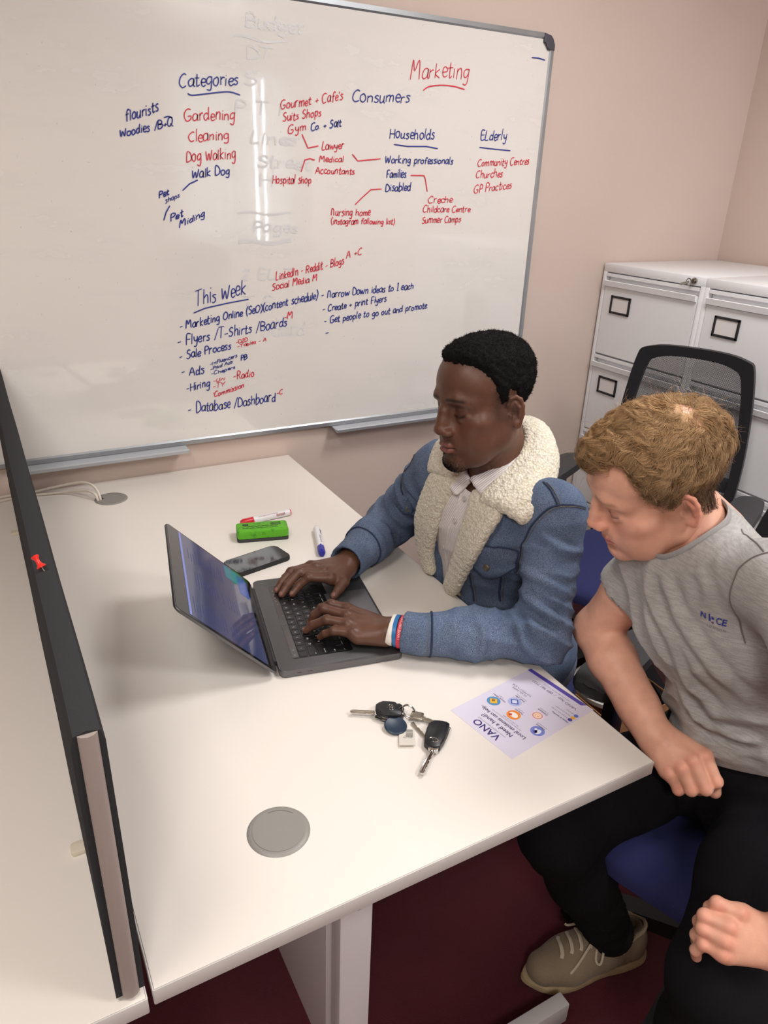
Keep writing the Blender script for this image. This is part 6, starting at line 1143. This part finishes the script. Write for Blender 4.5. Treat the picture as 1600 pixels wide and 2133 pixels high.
# taupe suede trainers
M_suede = cloth('suede_taupe', (128, 112, 92), (150, 134, 112), 500, 0.4).m; M_gum = mat('sole_gum', (176, 154, 118), 0.7, var=0.08, vscale=40); M_lace = mat('lace_cream', (196, 182, 160), 0.9); M_line = mat('shoe_lining', (176, 160, 134), 0.9)
def trainer(toe, heel, parent, z0=0.0):
    toe = np.array(toe, float); heel = np.array(heel, float); L_ = np.linalg.norm(toe - heel); ang = math.atan2(*(toe - heel)[:2][::-1]); Ms = Matrix.Translation((*heel[:2], z0)) @ Matrix.Rotation(ang, 4, 'Z'); s_ = L_ / 0.29
    v = Vol((-0.02, -0.075, -0.005), (0.31, 0.075, 0.15), 0.0028)
    v.chain([(0.045, 0, 0.045), (0.12, 0.002, 0.048), (0.19, 0.004, 0.043), (0.245, 0.002, 0.034)], [0.037, 0.038, 0.043, 0.036], 0.03); v.ell((0.045, 0, 0.070), (0.040, 0.033, 0.045), 0.03); v.ell((0.135, 0.0, 0.075), (0.06, 0.028, 0.030), 0.03)
    v.ell((0.060, 0, 0.125), (0.047, 0.027, 0.045), 0.008, True); v.plane_cut((0, 0, 0.022), (0, 0, -1))
    V, F = v.mesh(); V = relax(V, F, 2); V[:, :] *= s_; u = garment('shoe', xf(Ms, V), F, M_suede, parent); u['label'] = 'taupe suede trainer with cream laces'
    def sub(nm, me, m): return link(nm, me, m, u)
    out = smooth_pts([(-0.002, 0.0), (0.01, 0.030), (0.06, 0.038), (0.12, 0.037), (0.19, 0.047), (0.25, 0.040), (0.287, 0.012), (0.287, -0.012), (0.25, -0.036), (0.19, -0.042), (0.12, -0.036), (0.06, -0.037), (0.01, -0.030)], 4, True)
    S4 = Ms @ Matrix.Scale(s_, 4)
    b = MB(); rg = []
    for sc_, z in ((0.97, 0.001), (1.0, 0.005), (1.01, 0.013), (0.99, 0.021), (0.95, 0.024)): rg.append([b.bm.verts.new(S4 @ Vector((0.14 + (p[0] - 0.14) * sc_, p[1] * sc_, z + (0.008 * max(0, (p[0] - 0.22) / 0.07) ** 2 if z < 0.01 else 0) + (0.010 if z > 0.015 and p[0] < 0.05 else 0)))) for p in out])
    n_ = len(out)
    for A, B in zip(rg, rg[1:]):
        for k in range(n_): b.bm.faces.new((A[k], A[(k + 1) % n_], B[(k + 1) % n_], B[k]))
    b.bm.faces.new(rg[0][::-1]); b.bm.faces.new(rg[-1]); sub('sole', b.mesh('sole'), M_gum)
    bvh = BVHTree.FromPolygons([Vector(q) for q in xf(Ms, V)], [list(map(int, q)) for q in F])
    def on(x, y, lift=0.0025): p = S4 @ Vector((x, y, 0.16)); h_ = bvh.ray_cast(p, Vector((0, 0, -1))); q = h_[0] if h_[0] else Vector((p.x, p.y, z0 + 0.08)); return q + Vector((0, 0, lift))
    for i in range(5):
        x = 0.125 + i * 0.021; w_ = 0.020 - 0.0012 * i; b = MB(); b.tube(smooth_pts([on(x - 0.004, -w_ - 0.006, 0.001), on(x, -w_, 0.003), on(x + 0.003, 0, 0.005), on(x + 0.006, w_, 0.003), on(x + 0.010, w_ + 0.006, 0.001)], 4), 0.0034, 6, False, (1.4, 0.7)); sub('lace', b.mesh('lace'), M_lace)
    kn = on(0.118, 0.0, 0.008)
    for pts in ([(0.118, 0, 0.008), (0.128, 0.03, 0.012), (0.145, 0.052, 0.004), (0.150, 0.040, 0.006), (0.122, 0.004, 0.010)], [(0.118, 0, 0.008), (0.10, -0.03, 0.010), (0.105, -0.046, 0.004), (0.125, -0.040, 0.005), (0.118, -0.004, 0.010)], [(0.118, 0, 0.008), (0.150, 0.020, 0.010), (0.19, 0.040, 0.004), (0.21, 0.046, 0.004)], [(0.118, 0, 0.008), (0.145, -0.026, 0.009), (0.168, -0.044, 0.003), (0.172, -0.050, 0.002)]):
        b = MB(); b.tube(smooth_pts([on(*q) for q in pts], 5), 0.0027, 6); sub('lace', b.mesh('lace'), M_lace)
    b = MB(); b.tube([S4 @ Vector((0.060 + 0.050 * math.cos(a), 0.029 * math.sin(a), 0.092 + (0.010 if math.cos(a) < -0.2 else 0.004 * math.cos(a)))) for a in np.linspace(0, 2 * math.pi, 28, endpoint=False)], 0.0045, 8, True); sub('collar', b.mesh('collar'), M_line)
    b = MB(); vs_ = [Vector(on(x, y, 0.0012)) for x, y in ((0.098, -0.0375), (0.128, -0.0375), (0.123, -0.030), (0.10, -0.030))]; b.bm.faces.new([b.bm.verts.new(q) for q in vs_]); sub('patch', b.mesh('patch'), M_line)
trainer((0.752, 0.150), (1.040, 0.085), p2); trainer((0.62, -0.205), (0.90, -0.195), p2)
# ------------------------------------------------------------------ clothing details
def sheet(v, I, O, r, k=0.01, n_=5, w_=4, bulge=0.0):
    I = smooth_pts(I, n_); O = smooth_pts(O, n_); prev = None
    for a, b in zip(I, O):
        a = np.array(a); b = np.array(b); o_ = (a + b) / 2 - np.array((0.885, 0.575, 0)); o_[2] = 0; o_ = o_ / np.linalg.norm(o_) * 0.7 + np.array((0, 0, 0.7)); row = [a + (b - a) * t + o_ * bulge * math.sin(math.pi * t) for t in np.linspace(0, 1, w_)]
        for p, q in zip(row, row[1:]): v.cap(p, q, r, r, k)
        if prev is not None:
            for p, q in zip(prev, row): v.cap(p, q, r, r, k)
            for p, q in zip(prev, row[1:]): v.cap(p, q, r, r, k)
        prev = row
def bounds(*Ls, m=0.04): A = np.concatenate([np.array(l, float) for l in Ls]); return A.min(0) - m, A.max(0) + m
def obj_bvh(o):
    me = o.data; M = o.matrix_world; return BVHTree.FromPolygons([v_.co.copy() for v_ in me.vertices], [tuple(p.vertices) for p in me.polygons])
def snapper(bvh):
    def f(p, off=0.0): q, n_, _, _ = bvh.find_nearest(Vector(p)); return q + n_ * off
    return f
def seam(nm, snap, pts, parent, m, r=0.0013, off=0.001, n_=8):
    P = [snap(p, off) for p in smooth_pts(pts, n_)]; o = MB().tube(P, r, 6).build(nm, m, None); keep(o, parent); return o
def patch(nm, snap, rows, m, parent, off=0.004, sub=6):
    """cloth patch on a surface: rows of points, finely split, laid on the surface and given a thickness"""
    R_ = [smooth_pts(r, sub) for r in rows]; cols = list(zip(*R_)); cols = [smooth_pts(c, sub) if len(c) > 2 else [tuple(np.array(c[0]) + (np.array(c[1]) - np.array(c[0])) * t) for t in np.linspace(0, 1, 5)] for c in cols]
    b = MB(); T = [[b.bm.verts.new(snap(p, off)) for p in c] for c in cols]; nx, ny = len(T), len(T[0])
    for i in range(nx - 1):
        for j in range(ny - 1): b.bm.faces.new((T[i][j], T[i + 1][j], T[i + 1][j + 1], T[i][j + 1]))
    ring = [T[i][0] for i in range(nx)] + [T[-1][j] for j in range(1, ny)] + [T[i][-1] for i in range(nx - 2, -1, -1)] + [T[0][j] for j in range(ny - 2, 0, -1)]
    low = [b.bm.verts.new(snap(v_.co, -0.001)) for v_ in ring]
    for i in range(len(ring)): b.bm.faces.new((ring[i], ring[(i + 1) % len(ring)], low[(i + 1) % len(ring)], low[i]))
    edge = [v_.co.copy() for v_ in ring]; o = b.build(nm, m, None, None, False, 50); keep(o, parent); return o, edge
# fleece collar and lapels of the jacket
g = N('fleece'); co = g.coord(); vo = g.n('ShaderNodeTexVoronoi'); vo.inputs['Scale'].default_value = 210; g.l(co, vo.inputs['Vector']); n2 = g.noise(70, 3, co)
g.set(Base_Color=g.mix(g.ramp(vo.outputs['Distance'], [(0.0, (0, 0, 0, 1)), (0.75, (1, 1, 1, 1))]), lin((240, 234, 220)), lin((206, 197, 176))), Roughness=0.95); g.b.inputs['Specular IOR Level'].default_value = 0.1; g.b.inputs['Sheen Weight'].default_value = 0.3
hgt = g.math('SUBTRACT', g.math('MULTIPLY', n2, 1.2), vo.outputs['Distance']); g.bump(hgt, 0.7, 0.003); M_fleece = g.m
cI = [(.802, .612, 1.004), (.832, .646, 1.045), (.875, .652, 1.085), (.925, .610, 1.108), (.936, .560, 1.114), (0.904, 0.513, 1.082), (0.857, 0.497, 1.048), (0.821, 0.498, 1.022), (0.796, 0.499, 0.998)]
cO = [(.790, .688, 1.000), (.825, .715, 1.040), (.890, .715, 1.070), (.958, .636, 1.088), (.972, .556, 1.094), (.946, .486, 1.074), (.902, .440, 1.042), (.850, .400, 1.020), (.812, .402, .998)]
lI = [(.800, .536, .995), (.788, .526, .975), (.776, .528, .93), (.774, .543, .87), (.784, .582, .78), (.798, .606, .742)]; lO = [(.798, .460, .990), (.785, .455, .975), (.773, .470, .93), (.768, .494, .87), (.780, .548, .78), (.797, .584, .742)]
rI = [(.794, .608, .996), (.778, .632, .93), (.774, .648, .87), (.784, .672, .80), (.796, .676, .748)]; rO = [(.783, .672, .990), (.769, .686, .93), (.769, .700, .87), (.784, .710, .80), (.798, .696, .748)]
def fleece(nm, pairs, r, bulge=0.0):
    lo, hi = bounds(*[q for p in pairs for q in p]); v = Vol(lo, hi, 0.0028)
    for a, b in pairs: sheet(v, a, b, r, 0.008, 5, 5, bulge)
    V, F = v.mesh(); V = relax(V, F, 2); Nn = vnormals(V, F); V = V + Nn * (0.0011 * vnoise(V, 150, 2) + 0.0009 * vnoise(V, 300, 3))[:, None]
    X = (V[:, 0] < 0.8045) & (V[:, 2] < ZD + 0.002); V[X, 2] = ZD + 0.002; return garment(nm, V, F, M_fleece, p1)
o = fleece('fleece_collar', [(cI, cO)], 0.0105, 0.013); o['label'] = 'cream fleece collar'
o = fleece('fleece_lapel', [(lI, lO)], 0.0078); o = fleece('fleece_lapel', [(rI, rO)], 0.0078)
# white ribbed shirt collar
sI = [(0.936, 0.570, 1.104), (0.885, 0.539, 1.074), (0.846, 0.529, 1.050), (0.821, 0.541, 1.033), (0.803, 0.558, 1.021)]; sO = [(0.947, 0.558, 1.094), (0.901, 0.513, 1.078), (0.850, 0.496, 1.050), (0.817, 0.501, 1.024), (0.799, 0.514, 1.006)]
v = Vol(*bounds(sI, sO), 0.0025); sheet(v, sI, sO, 0.0048, 0.004); V, F = v.mesh(); garment('shirt_collar', relax(V, F, 1), F, M_shirt, p1)
sI = [(.806, .575, 1.010), (.812, .600, 1.018), (.826, .622, 1.030)]; sO = [(.784, .584, .984), (.789, .610, .990), (.806, .640, 1.008)]
v = Vol(*bounds(sI, sO), 0.0025); sheet(v, sI, sO, 0.0048, 0.004); V, F = v.mesh(); garment('shirt_collar', relax(V, F, 1), F, M_shirt, p1)
jb = snapper(obj_bvh(jk)); M_stitch = mat('denim_seam', (40, 52, 78), 0.9); M_thread = mat('denim_thread', (104, 102, 98), 0.9); M_brs = mat('jacket_button', (128, 118, 100), 0.4, 0.8)
SE = [[(0.8655, 0.4148, 1.0577), (0.862, 0.385, 1.046), (0.8545, 0.3542, 1.0335)], [(0.9154, 0.3428, 1.0229), (0.8489, 0.3584, 1.0327), (0.8224, 0.3739, 1.0035), (0.8112, 0.3869, 0.9614), (0.8108, 0.3962, 0.9247), (0.816, 0.41, 0.87)], [(0.7796, 0.5097, 0.8274), (0.79, 0.515, 0.78), (0.80, 0.52, 0.745)], [(0.8095, 0.440, 0.8541), (0.82, 0.455, 0.80), (0.8291, 0.4606, 0.7706)], [(0.80, 0.78, 1.0), (0.79, 0.79, 0.95), (0.78, 0.79, 0.90)]]
for P in SE: seam('seam', jb, P, p1, M_stitch, 0.0022, 0.0004); seam('stitching', jb, [(a + 0.003, b - 0.006, c) for a, b, c in P], p1, M_thread, 0.0009, 0.0012)
pk, ed = patch('pocket_flap', jb, [[(0.7705, 0.4944, 0.9081), (0.787, 0.446, 0.918), (0.8102, 0.3962, 0.9291)], [(0.7690, 0.5040, 0.886), (0.786, 0.452, 0.884), (0.813, 0.402, 0.902)], [(0.7686, 0.5113, 0.8649), (0.7938, 0.4601, 0.8392), (0.8153, 0.4085, 0.8811)]], M_denim, p1, 0.0045)
colour_attr(pk.data, np.full((len(pk.data.vertices), 3), 0.86)); pk['label'] = 'denim pocket flap with a metal button'
o = MB().tube([e + Vector((-0.0012, 0.0004, 0)) for e in ed], 0.0016, 6, True).build('stitching', M_stitch, None); keep(o, p1)
def button(p, r, m, par, nm='button'):
    q, n_, _, _ = jbv.find_nearest(Vector(p)); R_ = Vector((0, 0, 1)).rotation_difference(n_).to_matrix().to_4x4(); b = MB(); b.lathe([(0, 0.0), (r, 0.0), (r, 0.0018), (r * 0.8, 0.0028), (r * 0.6, 0.0022), (0, 0.0026)], (0, 0, 0), 20, Matrix.Translation(q + n_ * 0.0045) @ R_); o = b.build(nm, m, None); keep(o, par)
jbv = obj_bvh(jk)
button((0.7881, 0.4635, 0.8634), 0.0072, M_brs, p1); button((0.7760, 0.7590, 0.8760), 0.0072, M_brs, p1); button((0.800, 0.560, 0.752), 0.0072, M_brs, p1)
pk, ed = patch('pocket_flap', jb, [[(0.770, 0.745, 0.895), (0.772, 0.770, 0.893), (0.785, 0.80, 0.889)], [(0.772, 0.748, 0.868), (0.776, 0.776, 0.858), (0.79, 0.803, 0.858)]], M_denim, p1, 0.0045); colour_attr(pk.data, np.full((len(pk.data.vertices), 3), 0.86))
# cuffs: seam ring and stitching round each wrist
def ring_on(nm, c, d, r, m, rad=0.0016, off=0.001, wob=0.0):
    d = Vector(d).normalized(); a = d.orthogonal().normalized(); b_ = d.cross(a); P = []
    for k in range(40):
        t = 2 * math.pi * k / 40; h_ = jbv.ray_cast(Vector(c) + (a * math.cos(t) + b_ * math.sin(t)) * 0.09, -(a * math.cos(t) + b_ * math.sin(t)))
        if h_[0] and (h_[0] - Vector(c)).length < 0.075: P.append(h_[0] + h_[1] * off)
    if len(P) > 10: o = MB().tube(P, rad, 6, True).build(nm, m, None); keep(o, p1)
ring_on('cuff_seam', (0.628, 0.414, 0.778), (0.86, -0.5, 0), 0.05, M_stitch, 0.002); ring_on('stitching', (0.622, 0.418, 0.778), (0.86, -0.5, 0), 0.05, M_thread, 0.0008, 0.0)
ring_on('cuff_seam', (0.668, 0.785, 0.787), (0.87, 0.49, 0), 0.05, M_stitch, 0.002)
# shirt buttons
shb = [o for o in p1.children if o.name.startswith('shirt') and 'collar' not in o.name][0]; jbv_keep = jbv; jbv = obj_bvh(shb)
for p in ((0.7935, 0.5627, 0.9761), (0.7788, 0.5697, 0.9251), (0.7861, 0.6128, 0.8425)): button(p, 0.0052, mat('shirt_button', (196, 190, 188), 0.25), p1)
sb = snapper(jbv); seam('placket_edge', sb, [(0.797, 0.585, 1.0), (0.785, 0.578, 0.95), (0.780, 0.590, 0.90), (0.786, 0.618, 0.83), (0.793, 0.632, 0.76)], p1, M_shirt, 0.0022, 0.0005); jbv = jbv_keep
# wristbands
def band(c, d, rx, rz, w_, m, label, tilt=0.0):
    d = Vector(d).normalized(); up = Vector((0, 0, 1)); s_ = d.cross(up).normalized(); up = s_.cross(d); b = MB(); n_ = 44; rows = []
    for k in range(n_):
        t = 2 * math.pi * k / n_; cc2 = Vector(c) + s_ * (rx * math.cos(t)) + up * (rz * math.sin(t)) + d * (tilt * math.sin(t)); nn = (s_ * (math.cos(t) / rx) + up * (math.sin(t) / rz)).normalized()
        rows.append([b.bm.verts.new(cc2 + d * (w_ * q[0]) + nn * q[1]) for q in ((-0.5, 0), (0.5, 0), (0.5, 0.0016), (0.42, 0.0022), (-0.42, 0.0022), (-0.5, 0.0016))])
    for k in range(n_):
        for j in range(6): b.bm.faces.new((rows[k][j], rows[k][(j + 1) % 6], rows[(k + 1) % n_][(j + 1) % 6], rows[(k + 1) % n_][j]))
    o = b.build('wristband', m, None); keep(o, p1); o['label'] = label; return o, s_, up, d
dW = (0.0247, -0.0231, 0.0)
band((0.5685, 0.4585, 0.7782), dW, 0.0330, 0.0270, 0.0125, mat('band_white', (232, 226, 218), 0.45), 'white rubber wristband', 0.003)
band((0.5755, 0.4515, 0.7780), dW, 0.0335, 0.0275, 0.008, mat('band_blue', (36, 110, 170), 0.4), 'blue rubber wristband', -0.003)
o, s_, up_, d_ = band((0.5822, 0.4455, 0.7778), dW, 0.0345, 0.0285, 0.0105, mat('band_red', (206, 50, 76), 0.45), 'red rubber wristband with white lettering')
def bw(u, v):
    t = math.radians(150) - u / 0.0325; c_ = Vector((0.5822, 0.4455, 0.7778)); rx, rz = 0.0345 + 0.0024, 0.0285 + 0.0024
    return tuple(c_ - s_ * (rx * math.cos(t)) + up_ * (rz * math.sin(t)) + d_ * (v - 0.0033))
tx = join_texts([('I HAVE DECIDED TO FOLLOW J', 0.0066, -0.012, 0.001, 'LEFT')], 'band_lettering', mat('band_print', (236, 214, 214), 0.5), None, bw); tx.parent = o
# ---- grey T-shirt: neck rib, seams, chest print
tb = obj_bvh(tee); ts = snapper(tb); M_rib = cloth('tshirt_rib', (132, 130, 129), (168, 165, 163), 900, 0.5).m; M_seam2 = mat('tshirt_seam', (112, 106, 101), 0.9)
ax0, ax1 = Vector((0.925, 0.108, 1.05)), Vector((0.845, 0.150, 1.20)); d_ = (ax1 - ax0).normalized(); a_ = d_.orthogonal().normalized(); b_ = d_.cross(a_); P = []
for k in range(48):
    t = 2 * math.pi * k / 48; e = a_ * math.cos(t) + b_ * math.sin(t)
    for rr_ in (0.071, 0.074, 0.078, 0.084):
        h_ = tb.ray_cast(ax0 + e * rr_ + d_ * 0.12, -d_)
        if h_[0] and abs((h_[0] - ax0).dot(d_)) < 0.09: P.append(h_[0] + h_[1] * 0.001); break
if len(P) > 20:
    P = [tuple(p) for p in P]; A = np.array(P); A = sum(np.roll(A, q, 0) for q in (-2, -1, 0, 1, 2)) / 5
    o = MB().tube([Vector(p) for p in A], 0.0062, 8, True, (0.5, 1.3)).build('neck_rib', M_rib, None); keep(o, p2)

# chest print, armhole and shoulder seams of the T-shirt
lo_, lu_ = None, None
for P in ([(0.9297, 0.0343, 1.1125), (0.885, -0.01, 1.128), (0.8475, -0.0498, 1.138)], [(0.8478, -0.0579, 1.1402), (0.8369, -0.041, 1.125), (0.8277, -0.0302, 1.1021), (0.8227, -0.0308, 1.082), (0.8387, -0.0338, 1.0303), (0.8665, -0.0558, 0.9723)]): seam('seam', ts, P, p2, M_seam2, 0.0014, 0.0)
o0 = Vector(LOGO[0]); ux = (Vector(LOGO[1]) - o0); wl_ = ux.length; ux.normalize(); uy = Vector(LOGO[2]) - o0; uy = (uy - ux * uy.dot(ux)).normalized(); nn_ = ux.cross(uy)
def chest(u, v): q, n_, _, _ = tb.find_nearest(o0 + ux * u + uy * v); return tuple(q + n_ * 0.0012)
z_ = wl_ / 4.0
o = join_texts([('N', z_ * 1.28, 0.0, 0.0, 'LEFT', 0.0003), ('CE', z_ * 1.28, wl_ * 0.52, 0.0, 'LEFT', 0.0003)], 'chest_print', mat('print_royal', (38, 50, 140), 0.7), None, chest); keep(o, p2); o['label'] = 'blue chest lettering'
bars_ = [[(wl_ * .36, 0.0), (wl_ * .36, z_ * .9)], [(wl_ * .42, z_ * .62), (wl_ * .455, z_ * .38)]]
o = ribbon([smooth_pts([b_[0], tuple((np.array(b_[0]) + np.array(b_[1])) / 2), b_[1]], 3) for b_ in bars_], 0.0022, chest, 'chest_print', MATS['print_royal'], None); keep(o, p2)
o = ribbon([[(wl_ * .42, -z_ * .05), (wl_ * .46, -z_ * .08)]], 0.003, chest, 'chest_print', mat('print_plum', (104, 40, 110), 0.7), None); keep(o, p2)
o = join_texts([('L O N D O N', z_ * 0.46, wl_ * 0.26, -z_ * 0.85, 'LEFT')], 'chest_print', mat('print_faded', (112, 106, 112), 0.8), None, chest); keep(o, p2)
